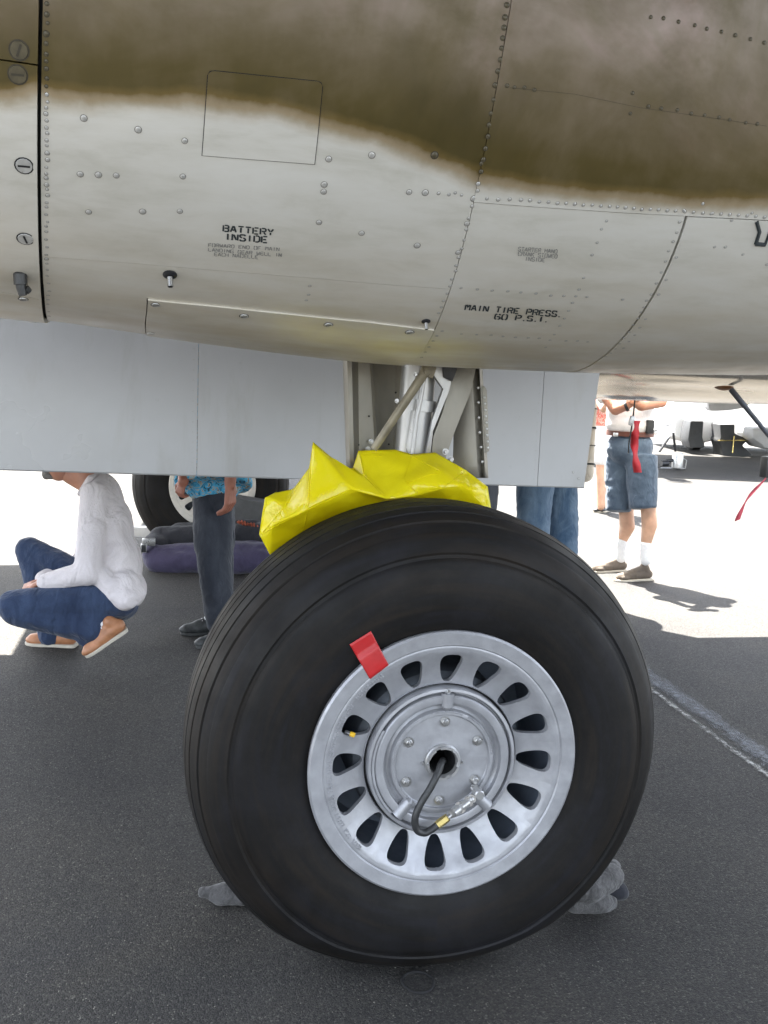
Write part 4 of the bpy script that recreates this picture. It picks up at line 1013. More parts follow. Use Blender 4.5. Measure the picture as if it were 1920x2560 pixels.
def crumple(name, tris, parent=None, sub=4, amp=.004, m=M_yellow, seed=0):
    keys = sorted({c for t_ in tris for c in t_}); idx = {k: i for i, k in enumerate(keys)}
    bm = bmesh.new(); vs_ = [bm.verts.new(K[k]) for k in keys]; bm.verts.ensure_lookup_table()
    for t_ in tris:
        try: bm.faces.new([vs_[idx[c]] for c in t_])
        except ValueError: pass
    bmesh.ops.recalc_face_normals(bm, faces=bm.faces)
    bmesh.ops.subdivide_edges(bm, edges=bm.edges, cuts=7, use_grid_fill=True)
    bmesh.ops.triangulate(bm, faces=bm.faces)
    for _ in range(5): bmesh.ops.smooth_vert(bm, verts=[v for v in bm.verts if not v.is_boundary], factor=.35, use_axis_x=True, use_axis_y=True, use_axis_z=True)
    for v in bm.verts:
        c = v.co; r1_ = 1-2*abs(noise.noise(Vector((c.x*7+seed, c.y*7, c.z*9)))); r2_ = 1-2*abs(noise.noise(Vector((c.x*17, c.y*17+seed, c.z*15))))
        w = 1. if not v.is_boundary else .25
        fine = max(0, min(1, (c.x-.02)/.1)); c.y += w*amp*.75*fine*(1-2*abs(noise.noise(Vector((c.x*26, c.y*20, c.z*32)))))
        c.y += w*(amp*1.9*r1_+amp*.45*r2_)
        rr = math.hypot(c.x, c.z-CZ)
        if c.y < .19 and abs(c.y) < .165:
            R_ = crown(c.y)+.003
            if rr < R_: k_ = R_/rr; c.x *= k_; c.z = CZ+(c.z-CZ)*k_
    me = D.meshes.new(name); bm.to_mesh(me); bm.free(); me.materials.append(m); me.polygons.foreach_set('use_smooth', [True]*len(me.polygons)); me.set_sharp_from_angle(angle=math.radians(22))
    o = D.objects.new(name, me); COL.objects.link(o); o.parent = parent
    md = o.modifiers.new('s', 'SOLIDIFY'); md.thickness = .0008; return o
YS = crumple('yellow_plastic_sheet', T1+T2, None, amp=.0045); tag(YS, 'crumpled yellow plastic sheet lying on top of the big black tyre', 'plastic sheet')

from mathutils.bvhtree import BVHTree
_t = BVHTree.FromPolygons([v.co for v in YS.data.vertices], [p.vertices[:] for p in YS.data.polygons])
def crease(L, r=.0016):
    P = []
    for i in range(len(L)-1):
        for k in range(10):
            t_ = k/10; x = L[i][0]*(1-t_)+L[i+1][0]*t_; z = L[i][1]*(1-t_)+L[i+1][1]*t_
            h = _t.ray_cast(CO, ray(*yc(x, z)).normalized())
            if h[0] is not None: P.append(h[0]-ray(*yc(x, z)).normalized()*.0012)
    if len(P) > 3: mb = MB(); mb.tube(P, r, 6); mb.build('welded_crease', M_yellow, YS)
for L in ([(378, 625), (362, 800), (345, 1060), (318, 1185)], [(45, 1205), (110, 1130), (215, 1000), (340, 800)], [(40, 1215), (160, 1150), (330, 1062), (640, 925)], [(640, 920), (800, 960), (890, 985)],
          [(1040, 690), (990, 850), (1090, 955)], [(1050, 700), (1240, 800)], [(1010, 880), (1130, 830), (1240, 800)], [(1100, 950), (1250, 910), (1400, 800)], [(1260, 690), (1380, 790)], [(700, 690), (860, 700)], [(690, 680), (720, 820), (880, 980)]): crease(L, .0012)
# chock lumps beside the tyre
c = P_z(478, 1945, .035)
o = blob('wheel_chock', [('c', P_z(440, 1928, .03), P_z(445, 1928, .03), .017, .017), ('c', P_z(466, 1930, .028), P_z(560, 1920, .038), .025, .034), ('c', P_z(474, 1940, .02), P_z(560, 1935, .03), .020, .026)], M_chock, None, .006, 4, .003, 20); tag(o, 'pale grey chock poking out at the left foot of the big tyre', 'wheel chock', 'chocks at the big tyre')
WC = empty('wheel_chock', P_z(1300, 1930, 0)); tag(WC, 'lumpy grey chock of two lobes pressed against the right foot of the big tyre', 'wheel chock', 'chocks at the big tyre')
def inplace(o, p): o.parent = p; o.matrix_parent_inverse = p.matrix_world.inverted(); return o
inplace(blob('upper_lobe', [('c', P_z(1318, 1895, .105), P_z(1270, 1915, .10), .036, .045), ('c', P_z(1326, 1872, .12), P_z(1300, 1885, .11), .018, .03)], M_chock, None, .005, 2, .004, 24), WC)
inplace(blob('lower_lobe', [('c', P_z(1300, 1948, .034), P_z(1240, 1945, .036), .030, .034), ('c', P_z(1318, 1950, .022), P_z(1312, 1955, .022), .020, .018)], M_chock, None, .005, 2, .004, 24), WC)
inplace(blob('gap_filler', [('c', P_z(1338, 1925, .04), P_z(1300, 1915, .05), .026, .03)], M_blackc, None, .005, 2, .003, 24), WC)  # black lump filling the gap between the two grey lobes
# dark tar stain on the ground, built as a flat ring
c = P_z(903, 2120, .004); mb = MB(); mb.tube([c+Vector(((.038*math.cos(a)*(1+.05*math.sin(3*a))), .042*math.sin(a), -.002)) for a in np.linspace(0, 2*PI, 36)], .0034, 8)
o = mb.build('tar_ring', M_black); tag(o, 'small black ring of tar stain on the asphalt in front of the big tyre', 'tar stain')

# remove-before-flight ribbon under the belly
def cc(cx, cy, d): return P_d(1226.9+.15622*cx, 829.5+.15622*cy, d)
def ribbon3(name, pts, w, m, parent=None, wob=.006, vert=False):
    pts = smooth_path(pts, 6); V = []; 
    for i, p in enumerate(pts):
        a = .6*math.sin(i*.33)+.15; s = (RT*math.cos(a)+FW*math.sin(a)) if not vert else (UP*.4+RT*.9).normalized()*math.cos(a)+FW*math.sin(a)
        V += [p-s*w/2, p+s*w/2]
    F = [(2*i, 2*i+1, 2*i+3, 2*i+2) for i in range(len(pts)-1)]
    o = mesh(name, V, F, m, parent); md = o.modifiers.new('s', 'SOLIDIFY'); md.thickness = .0015; return o
RB = empty('warning_streamer', cc(925, 240, 5.2)); tag(RB, 'red warning ribbon hanging from the fuselage belly before the man in shorts', 'streamer')
def par(o, p): o.parent = p; o.matrix_parent_inverse = p.matrix_world.inverted(); return o
par(ribbon3('ribbon', [cc(950, 510, 5.2), cc(945, 620, 5.2), cc(925, 720, 5.2), cc(918, 850, 5.21), cc(930, 980, 5.2), cc(948, 1120, 5.2), cc(965, 1225, 5.2)], .042, M_ribbon), RB)
mb = MB(); mb.tube([cc(925, 225, 5.2), cc(905, 420, 5.2), cc(880, 600, 5.2), cc(845, 800, 5.2), cc(835, 960, 5.2)], .0042, 8); par(mb.build('cord', M_plastic), RB)
mb = MB(); mb.box(cc(880, 510, 5.18), (.026, .012, .05), Matrix.Rotation(.2, 3, 'Y')); par(mb.build('tag', M_steel, bevel=.003), RB)
S2_ = empty('warning_streamer', rc(1700, 1440, D2-.15)); tag(S2_, 'faded red ribbon trailing in the wind from the dark weight at the right edge', 'streamer')
par(ribbon3('ribbon', [rc(1700, 1420, D2-.16), rc(1620, 1540, D2-.17), rc(1520, 1650, D2-.18), rc(1440, 1740, D2-.2), rc(1360, 1850, D2-.2), rc(1290, 2000, D2-.2), rc(1262, 2080, D2-.2)], .030, simple('faded_red_ribbon', (.55, .06, .09), .6, 0, .2, 20, .1, .002), vert=True), S2_)

# ================================================================== people
HZ = lambda vx: 802+.0416*(vx-829.5)
def head(c, R, m, parent, hair=M_hair, s=1.0, beard=None):
    """c: head centre, R: rotation whose -Y column is where the face looks; a face with brow, nose, lips, chin and ears"""
    def q(x, y, z): return c+R @ Vector((x*s, y*s, z*s))
    parts = [('e', q(0, .012, .03), (.076*s, .096*s, .092*s), R), ('e', q(0, -.030, -.045), (.055*s, .058*s, .062*s), R), ('e', q(0, -.068, -.092), (.026*s, .022*s, .020*s), R),
             ('c', q(0, -.088, .012), q(0, -.108, -.022), .009*s, .0135*s), ('e', q(0, -.086, -.058), (.022*s, .010*s, .009*s), R), ('c', q(-.034, -.080, .028), q(.034, -.080, .028), .011*s, .011*s),
             ('e', q(-.075, .01, -.008), (.009*s, .018*s, .030*s), R), ('e', q(.075, .01, -.008), (.009*s, .018*s, .030*s), R)]
    h = blob('head', parts, m, None, .006, 3); h.parent = parent
    hp_ = [('e', q(0, .022, .048), (.083*s, .098*s, .088*s), R), ('c', q(0, .085, -.01), q(0, .08, -.05), .04*s, .03*s)]
    k = blob('hair', hp_, hair, None, .008, 2, .003, 30); k.parent = parent
    for sx in (-1, 1):
        e = MB(); a = q(sx*.030, -.081, .006); e.tube([a, a+R @ Vector((0, -.004, 0))], .009*s, 10); z = e.build('eye', [M_plastic]); z.parent = parent
    if beard:
        b_ = blob('beard', [('e', q(0, -.074, -.088), (.034*s, .026*s, .030*s), R), ('e', q(0, -.06, -.092), (.036*s, .028*s, .018*s), R)], beard, None, .006, 2, .002, 40); b_.parent = parent
    return h
def hand_parts(w, d, palm_n, side, size=1., curl=.5):
    """hand at wrist w pointing along d; palm normal palm_n; side=+1 puts the thumb on d x n"""
    d = d.normalized(); n = (palm_n-d*palm_n.dot(d)).normalized(); s = d.cross(n)*side; P = []
    k = size
    for j, (o_, L) in enumerate(((.030, .072), (.011, .080), (-.009, .075), (-.028, .060))):
        b = w+d*.085*k+s*o_*k; P.append(('c', w+d*.02*k+s*o_*.55*k, b, .013*k, .0115*k))
        m1 = b+(d*math.cos(curl)+n*math.sin(curl))*L*.5*k; m2 = m1+(d*math.cos(curl*2.2)+n*math.sin(curl*2.2))*L*.5*k
        P.append(('c', b, m1, .0095*k, .0088*k)); P.append(('c', m1, m2, .0088*k, .0075*k))
    t0 = w+d*.025*k+s*.028*k; t1 = t0+(d*.6+s*.7+n*.25).normalized()*.040*k; t2 = t1+(d*.9+s*.2+n*.4).normalized()*.032*k
    P.append(('c', t0, t1, .0125*k, .0105*k)); P.append(('c', t1, t2, .0105*k, .0085*k))
    return P
def shoe(name, heel, toe, m, sole, parent, h=.075, w=.045, lace=True, lift=0.):
    """heel, toe: sole points; built along that line"""
    heel = Vector(heel); toe = Vector(toe); d = (toe-heel); L = d.length; d.normalize(); sd_ = d.cross(Vector((0, 0, 1))).normalized(); u = sd_.cross(d).normalized()
    def q(a, b_, c_): return heel+d*a*L+sd_*b_+u*c_
    R = Matrix((d, sd_, u)).transposed()
    up_ = blob(name, [('c', q(.12, 0, .045), q(.5, 0, .04), w*.78, w*.80), ('c', q(.5, 0, .036), q(.86, 0, .030), w*.85, w*.62), ('c', q(.16, 0, .055), q(.22, 0, h), w*.72, w*.72), ('c', q(.25, 0, h-.01), q(.6, 0, .05), w*.62, w*.6), ('e', q(.78, 0, .026), (.06, w*.95, .026), R)], m, None, .006, 3); up_.parent = parent
    V = []; prof2 = [(0, .55), (.04, .8), (.15, .88), (.4, .82), (.65, 1.02), (.82, 1.0), (.94, .72), (1, .3)]
    left = [q(a, b_*w, 0) for a, b_ in prof2]; right = [q(a, -b_*w, 0) for a, b_ in prof2[::-1]]; loop = left+right; n = len(loop)
    top = [p+u*.016 for p in loop]; F = [tuple(range(n))[::-1], tuple(n+i for i in range(n))]+[(i, (i+1) % n, n+(i+1) % n, n+i) for i in range(n)]
    bm = bmesh.new(); me = D.meshes.new('t'); me.from_pydata([tuple(v) for v in loop+top], [], F); bm.from_mesh(me); D.meshes.remove(me)
    s_ = bmobj('sole', bm, sole, None, 50, .004); s_.parent = parent
    if lace:
        mb = MB()
        for i in range(5):
            a = .40+.075*i; hh = .086-.028*(i/4)*1.3+.008
            mb.tube([q(a, -w*.45, hh-.010), q(a+.015, 0, hh), q(a, w*.45, hh-.010)], .0032, 6)
            mb.tube([q(a, -w*.4, hh-.006), q(a+.07, w*.4, hh-.012)], .0028, 6)
        l = mb.build('shoelace', M_lace); l.parent = parent
    return up_

# --- crouching man
CR = empty('person'); tag(CR, 'man in white shirt and blue jeans crouching beyond the grey door', 'person', None)
def cp(cx, cy, d): return P_d(cx*.20833, 1002.2+cy*.20833, d)
ND = 4.78; FD = 5.05
kn = cp(150, 1465, ND-.05); hp_n = cp(1230, 1390, ND+.05); an = cp(1010, 1740, ND+.02)
kf = cp(300, 890, FD+.1); hp_f = cp(1200, 1380, FD+.02); af = cp(520, 1790, FD+.02)
blob('jeans', [('c', hp_n, kn, .098, .076), ('c', kn+Vector((.01, 0, -.02)), an, .078, .062), ('c', hp_f, kf, .09, .070), ('c', kf, af, .066, .055), ('e', cp(1210, 1420, ND+.15), (.115, .16, .095)), ('f', cp(1020, 1700, ND+.02), cp(860, 1860, ND+.02), .07, .055),
               ('c', cp(700, 1560, ND), cp(950, 1730, ND), .075, .068), ('c', cp(500, 1500, ND), cp(1000, 1560, ND+.02), .07, .07)], M_jean_blue, CR, .010, 4, .0055, 8)
sh = cp(985, 330, ND+.10); el = cp(905, 1130, ND-.04); wr = cp(470, 1222, ND-.02)
blob('shirt', [('e', cp(1065, 420, ND+.24), (.105, .19, .16)), ('e', cp(1130, 700, ND+.22), (.125, .18, .19)), ('e', cp(1195, 1040, ND+.20), (.135, .185, .18)), ('e', cp(1255, 1300, ND+.17), (.128, .205, .105)), ('c', cp(1060, 1170, ND+.0), cp(1180, 1320, ND-.01), .05, .056), ('c', cp(1180, 1320, ND-.01), cp(1290, 1402, ND-.01), .056, .056), ('c', cp(1290, 1402, ND-.01), cp(1405, 1345, ND+.06), .056, .05), ('e', cp(1296, 1225, ND+.05), (.075, .085, .06)), ('c', cp(1020, 260, ND+.22), cp(960, 190, ND+.22), .085, .062),
                ('c', cp(1330, 1330, ND+.06), cp(1400, 1370, ND+.2), .05, .045),
                ('c', sh, el, .075, .062), ('c', el, wr, .058, .042), ('c', cp(1000, 300, ND+.38), cp(880, 1000, ND+.5), .07, .058), ('c', cp(880, 1000, ND+.5), cp(450, 1190, ND+.25), .055, .042)], M_white, CR, .010, 5, .0045, 7)
blob('shirt_collar', [('c', cp(930, 150, ND+.13), cp(820, 310, ND+.16), .016, .012), ('c', cp(820, 310, ND+.16), cp(900, 250, ND+.3), .012, .015), ('c', cp(930, 150, ND+.13), cp(1040, 120, ND+.22), .016, .02)], M_white, CR, .006, 2)
hw = cp(430, 1225, ND-.02); ho = blob('hand', hand_parts(hw, (cp(320, 1262, ND+.05)-hw), Vector((0, .4, -1)), 1, .95, .7)+[('c', cp(470, 1220, ND-.02), hw, .026, .026)], M_flesh, CR, .006, 2)
hw = cp(430, 1200, ND+.25); blob('hand', hand_parts(hw, (cp(330, 1240, ND+.2)-hw), Vector((0, -.4, -1)), -1, .95, .7), M_flesh, CR, .006, 2)
Rh = Matrix.Rotation(-PI/2+.1, 3, 'Z') @ Matrix.Rotation(-.35, 3, 'X')
hc = cp(712, -18, ND+.22)
head(hc, Rh, M_flesh, CR, M_hair, 1.03, M_beard)
blob('neck', [('c', cp(980, 240, ND+.22), cp(830, 40, ND+.22), .068, .060), ('c', cp(850, 200, ND+.22), cp(720, 110, ND+.22), .04, .045)], M_flesh, CR, .008, 3)
shoe('shoe', cp(1330, 1700, ND+.02)+Vector((0, 0, -.01)), cp(895, 2010, ND-.02), M_tan, M_sole, CR, .085, .046)
a = P_z(166, 1397, .0); b = P_z(56, 1391, .0); shoe('shoe', a, b, M_tan, M_sole, CR, .08, .046)
blob('sock', [('c', cp(1085, 1660, ND+.01), cp(1120, 1735, ND+.01), .045, .043)], M_sock, CR, .008, 2)

# --- standing man, dark jeans, floral shirt
ST = empty('person'); tag(ST, 'standing man in charcoal jeans and blue floral shirt before the far wheel', 'person')
def s1(vx, vy, d=5.35): return P_d(vx, vy, d)
FZ = lambda vx, d: HZ(vx)+1.469*2127/d
blob('jeans', [('c', s1(462, 1040, 5.42), s1(460, 1180, 5.36), .118, .104), ('c', s1(460, 1180, 5.36), s1(475, 1345, 5.36), .100, .074), ('c', s1(462, 1040, 5.56), s1(470, 1170, 5.54), .118, .098), ('c', s1(470, 1170, 5.5), s1(480, 1330, 5.55), .086, .066), ('e', s1(462, 1000, 5.4), (.16, .14, .12))], M_jean_dark, ST, .011, 4, .007, 7)
blob('shirt', [('c', s1(460, 1020, 5.4), s1(462, 850, 5.4), .185, .19, (1, .8)), ('f', s1(462, 990, 5.4), s1(462, 1052, 5.36), .2, .212, (1, .98)), ('c', s1(462, 820, 5.4), s1(462, 760, 5.4), .19, .12), ('c', s1(500, 780, 5.25), s1(505, 900, 5.2), .075, .065), ('c', s1(410, 780, 5.5), s1(400, 890, 5.5), .075, .065),
                ('c', s1(395, 1022, 5.3), s1(385, 1035, 5.25), .03, .028)], M_hawaii, ST, .012, 4, .005, 9)
blob('forearm', [('c', s1(505, 900, 5.2), s1(500, 990, 5.15), .045, .038), ('c', s1(500, 990, 5.15), s1(497, 1047, 5.15), .038, .03)]+hand_parts(s1(497, 1042, 5.15), Vector((.02, 0, -1)), Vector((-.8, .5, 0)), 1, 1.28, .5), M_flesh2, ST, .006, 2)
blob('forearm', [('c', s1(400, 890, 5.45), s1(400, 1000, 5.3), .045, .035), ('c', s1(400, 1000, 5.3), s1(396, 1040, 5.2), .033, .03)]+hand_parts(s1(396, 1036, 5.2), Vector((-.25, 0, -1)), Vector((.6, .5, 0)), -1, .85, .9), M_flesh2, ST, .006, 2)
hd = s1(462, 675, 5.4); head(hd, Matrix.Rotation(-PI/2, 3, 'Z'), M_flesh2, ST); blob('neck', [('c', s1(462, 765, 5.4), s1(462, 700, 5.4), .07, .06)], M_flesh2, ST, .01, 2)
a = P_z(478, 1368, 0); b = P_z(390, 1370, 0); shoe('shoe', a, b, M_sneak, M_sneak, ST, .085, .046)
a = P_z(510, 1392, 0); b = P_z(424, 1400, 0); shoe('shoe', a, b, M_sneak, M_sneak, ST, .085, .046)

# --- man in faded jeans and beige shirt behind the door's right end
BM = empty('person'); tag(BM, 'person in faded jeans and beige banded shirt behind the grey door', 'person')
d6 = 6.55
blob('jeans', [('c', P_d(1160, 990, d6-.1), P_d(1150, 1150, d6-.1), .128, .108), ('c', P_d(1150, 1150, d6-.1), P_d(1150, 1310, d6-.1), .106, .087), ('c', P_d(1205, 985, d6+.08), P_d(1212, 1150, d6+.05), .13, .114), ('c', P_d(1212, 1150, d6+.05), P_d(1216, 1310, d6), .111, .092), ('e', P_d(1185, 970, d6), (.19, .14, .13))], M_jean_light, BM, .012, 5, .009, 6)
blob('shirt', [('c', P_d(1200, 985, d6+.05), P_d(1205, 800, d6+.05), .20, .20, (1.05, .75)), ('c', P_d(1240, 1010, d6+.05), P_d(1258, 860, d6+.05), .075, .075), ('c', P_d(1262, 1022, d6), P_d(1276, 870, d6), .062, .04), ('c', P_d(1205, 790, d6+.05), P_d(1208, 720, d6+.05), .2, .1)], M_beige, BM, .012, 4, .004, 8)
for (vy, h) in ((884, .006), (925, .012), (963, .006), (1003, .012)):
    cxx = 1276-(vy-870)*.088; mb = MB(); r_ = .046+(vy-870)/150*.019
    mb.tube([P_d(cxx, vy-h*150, d6), P_d(cxx, vy+h*150, d6)], r_, 20); o = mb.build('shirt_band', M_band); o.parent = BM
head(P_d(1208, 620, d6), Matrix.Rotation(.6, 3, 'Z'), M_flesh3, BM); blob('neck', [('c', P_d(1208, 720, d6), P_d(1208, 650, d6), .07, .06)], M_flesh3, BM, .01, 2)
for vx in (1150, 1216): a = P_z(vx+14, FZ(vx, d6), 0); b = P_z(vx-50, FZ(vx, d6)+8, 0); shoe('shoe', a, b, M_taupe, M_sole, BM)

# --- person in dark trousers further left
DT = empty('person'); tag(DT, 'person in dark grey trousers seen between the yellow sheet and the faded jeans', 'person')
d7 = 6.4
blob('trousers', [('c', P_d(1050, 985, d7), P_d(1045, 1120, d7), .105, .078), ('c', P_d(1045, 1120, d7), P_d(1042, 1280, d7), .074, .06), ('c', P_d(1010, 985, d7+.1), P_d(1002, 1120, d7+.1), .105, .08), ('c', P_d(1002, 1120, d7+.1), P_d(1000, 1280, d7+.1), .076, .06), ('e', P_d(1030, 965, d7), (.17, .13, .12))], M_greytr, DT, .013, 4, .006, 7)
blob('shirt', [('c', P_d(1030, 950, d7), P_d(1030, 790, d7), .17, .19, (1, .75)), ('c', P_d(1030, 790, d7), P_d(1030, 740, d7), .18, .1), ('c', P_d(975, 790, d7), P_d(965, 940, d7), .06, .05), ('c', P_d(1085, 790, d7), P_d(1090, 940, d7), .06, .05)], M_greytr, DT, .014, 4)
head(P_d(1030, 660, d7), Matrix.Rotation(2.6, 3, 'Z'), M_flesh3, DT); blob('neck', [('c', P_d(1030, 745, d7), P_d(1030, 690, d7), .065, .06)], M_flesh3, DT, .01, 2)
for vx in (1000, 1042): a = P_z(vx+10, FZ(vx, d7)-2, 0); b = P_z(vx-45, FZ(vx, d7)+6, 0); shoe('shoe', a, b, M_plastic, M_plastic, DT, lace=False)

# --- man in denim shorts
SM = empty('person'); tag(SM, 'man in long denim shorts and white T-shirt standing in the sun', 'person')
def q3(cx, cy, d): return P_d(1244.2+.14582*cx, 1071.4+.14582*cy, d)
dn, df = 7.25, 7.5; dm = 7.38
blob('shorts', [('f', P_d(1339, 985, df-.02), P_d(1335.5, 1104, df-.06), .115, .092, (1, 1.05)), ('f', P_d(1385, 985, dn+.05), P_d(1389, 1098, dn+.02), .118, .100, (1, 1.05)), ('e', P_d(1361, 968, dm), (.178, .15, .14))], M_short, SM, .011, 5, .008, 7)
mb = MB(); c0 = P_d(1361, 936, dm); 
V, F = tube([c0+Vector((0, 0, -.018)), c0+Vector((0, 0, .018))], 1.0, 40); V = [Vector((c0.x+(v.x-c0.x)*.180, c0.y+(v.y-c0.y)*.155, v.z)) for v in V]; mb.add(V, F); o = mb.build('belt', M_belt); o.parent = SM
p = P_d(1330, 939, dm-.155); mb = MB(); mb.box(p, (.035, .012, .03)); o = mb.build('belt_buckle', M_steel, bevel=.003); o.parent = SM
blob('t_shirt', [('e', P_d(1361, 918, dm), (.185, .165, .10)), ('c', P_d(1361, 905, dm), P_d(1361, 830, dm), .18, .19, (1, .8)), ('c', P_d(1361, 810, dm), P_d(1361, 770, dm), .19, .11), ('c', P_d(1310, 800, dm), P_d(1305, 855, dm-.1), .075, .065), ('c', P_d(1412, 800, dm), P_d(1425, 850, dm-.1), .075, .065)], M_tee, SM, .013, 4, .004, 9)
el1 = P_d(1330, 885, dm-.2); el2 = P_d(1428, 868, dm-.16)
blob('arm', [('c', P_d(1305, 850, dm-.12), el1, .045, .042), ('c', el1, P_d(1352, 877, dm-.32), .04, .034), ('c', P_d(1352, 877, dm-.32), P_d(1375, 862, dm-.36), .034, .028)]+hand_parts(P_d(1375, 862, dm-.36), Vector((.3, 0, 1)), Vector((.8, -.3, 0)), 1, 1, .8), M_flesh, SM, .008, 2)
blob('arm', [('c', P_d(1428, 845, dm-.1), el2, .047, .045), ('c', el2, P_d(1385, 876, dm-.30), .044, .040), ('c', P_d(1385, 876, dm-.30), P_d(1365, 868, dm-.36), .036, .028)]+hand_parts(P_d(1368, 866, dm-.36), Vector((-.3, 0, 1)), Vector((-.8, -.3, 0)), -1, 1, .8), M_flesh, SM, .008, 2)
mb = MB(); a = P_d(1350, 879, dm-.318); b = P_d(1356, 876.5, dm-.325); mb.tube([a, b], .038, 20); o = mb.build('wristwatch', M_plastic); o.parent = SM
mb = MB(); mb.box(P_d(1368, 838, dm-.38), (.10, .05, .065)); o = mb.build('camera_body', M_plastic, bevel=.006); o.parent = SM
mb = MB(); mb.box(P_d(1404, 922, dm-.14), (.055, .035, .10)); o = mb.build('phone_pouch', M_plastic, bevel=.008); o.parent = SM
head(P_d(1361, 700, dm), Matrix.Rotation(-.35, 3, 'Z'), M_flesh, SM); blob('neck', [('c', P_d(1361, 775, dm), P_d(1361, 725, dm), .07, .06)], M_flesh, SM, .01, 2)
for (x0, x1, dd_, yk, ys) in ((1354, 1342, df-.02, 1100, 1170), (1402, 1395, dn+.03, 1096, 1176)):
    blob('lower_leg', [('c', P_d(x0-3, yk-30, dd_), P_d(x0-1, yk+12, dd_), .062, .056), ('c', P_d(x0-1, yk+10, dd_), P_d(x0+1, yk+38, dd_), .056, .058), ('c', P_d(x0+1, yk+38, dd_), P_d(x1, ys, dd_), .057, .038), ('c', P_d(x1, ys, dd_), P_d(x1, ys+22, dd_), .036, .036)], M_flesh3, SM, .009, 4)
    blob('sock', [('c', P_d(x1, ys, dd_), P_d(x1, ys+34, dd_), .042, .041)], M_sock, SM, .008, 1)
a = P_z(1352, 1233, 0); b = P_z(1275, 1237, 0); shoe('shoe', a, b, M_taupe, M_sole, SM, .095, .05)
a = P_z(1407, 1252, 0); b = P_z(1327, 1256, 0); shoe('shoe', a, b, M_taupe, M_sole, SM, .095, .05)

# --- person in red patterned shirt, far
RP = empty('person'); tag(RP, 'distant person in red patterned shirt between the beige shirt and the white T-shirt', 'person'); d9 = 11.0
blob('shirt', [('c', P_d(1303, 912, d9), P_d(1303, 880, d9), .17, .18), ('c', P_d(1303, 870, d9), P_d(1303, 850, d9), .18, .12)], M_redshirt, RP, .02, 3)
blob('shorts', [('c', P_d(1303, 925, d9), P_d(1300, 985, d9), .16, .12), ('c', P_d(1306, 925, d9+.1), P_d(1308, 985, d9+.1), .15, .12)], M_tee, RP, .02, 3)
blob('legs', [('c', P_d(1298, 985, d9), P_d(1298, 1095, d9), .06, .045), ('c', P_d(1309, 985, d9+.1), P_d(1309, 1092, d9+.1), .06, .045)], M_flesh3, RP, .02, 2)
blob('arm', [('c', P_d(1296, 868, d9-.2), P_d(1304, 884, d9-.35), .05, .04), ('c', P_d(1304, 884, d9-.35), P_d(1312, 872, d9-.45), .04, .035)], M_flesh3, RP, .012, 2)
head(P_d(1303, 820, d9), Matrix.Rotation(0, 3, 'Z'), M_flesh3, RP)
for vx in (1298, 1309): shoe('shoe', P_z(vx+3, 1104, 0), P_z(vx-12, 1107, 0), M_plastic, M_sole, RP, lace=False)

# ================================================================== bags and cases by the far wheel
def b4(cx, cy, d): return P_d(276.5+.21877*cx, 1002.3+.21877*cy, d)
o = blob('canvas_bag', [('c', b4(290, 930, 7.05), b4(1330, 900, 7.05), .10, .10), ('c', b4(290, 970, 7.0), b4(1340, 950, 7.0), .085, .09), ('c', b4(500, 880, 7.1), b4(1250, 850, 7.1), .08, .08), ('e', b4(270, 900, 7.05), (.09, .12, .09))], M_purple, None, .012, 3, .012, 5); tag(o, 'long purple canvas bag lying on the asphalt under the black jacket', 'bag')
o = blob('black_jacket', [('c', b4(330, 735, 7.15), b4(1330, 700, 7.15), .085, .09), ('c', b4(500, 680, 7.2), b4(1250, 640, 7.2), .07, .075), ('e', b4(300, 770, 7.1), (.10, .1, .06))], M_blackc, None, .012, 3, .014, 5); tag(o, 'black folded jacket heaped on the purple bag', 'jacket')
mb = MB(); mb.box(b4(205, 770, 6.95), (.09, .05, .05)); mb.box(b4(155, 830, 6.93), (.04, .04, .06), None, 1); o = mb.build('metal_clasp_box', [M_steel, M_plastic], bevel=.005); tag(o, 'small silver box with black fitting at the left end of the purple bag', 'box')
a = b4(50, 670, 7.9); b_ = b4(900, 690, 7.9); mb = MB(); mb.box((a+b_)/2, ((b_-a).length, .08, .08), Matrix.Rotation(math.atan2((b_-a).y, (b_-a).x), 3, 'Z')); o = mb.build('metal_rail', M_greypaint, bevel=.006); o.location.z += 0; tag(o, 'pale grey metal rail lying behind the bags and the far wheel', 'rail')
mb = MB(); c = b4(1200, 470, 7.3); mb.box(c, (.30, .22, .20), Matrix.Rotation(.15, 3, 'Y')); o = mb.build('grey_case', simple('charcoal_case', (.07, .072, .075), .6, 0, .2, 20, .1, .003), bevel=.015); tag(o, 'charcoal grey case on the bags right of the standing man', 'case')
mb = MB()
for i in range(46):
    t_ = i/45; p = b4(1075+215*t_, 575+45*t_+6*math.sin(i*1.3), 7.12+.03*math.cos(i)); mb.tube([p, p+Vector((.012, 0, .014*math.sin(i)))], .008, 6)
o = mb.build('red_chain', simple('rusty_red_chain', (.30, .07, .035), .6, .2, .3, 30, 0)); tag(o, 'rusty red chain draped over the black jacket', 'chain')

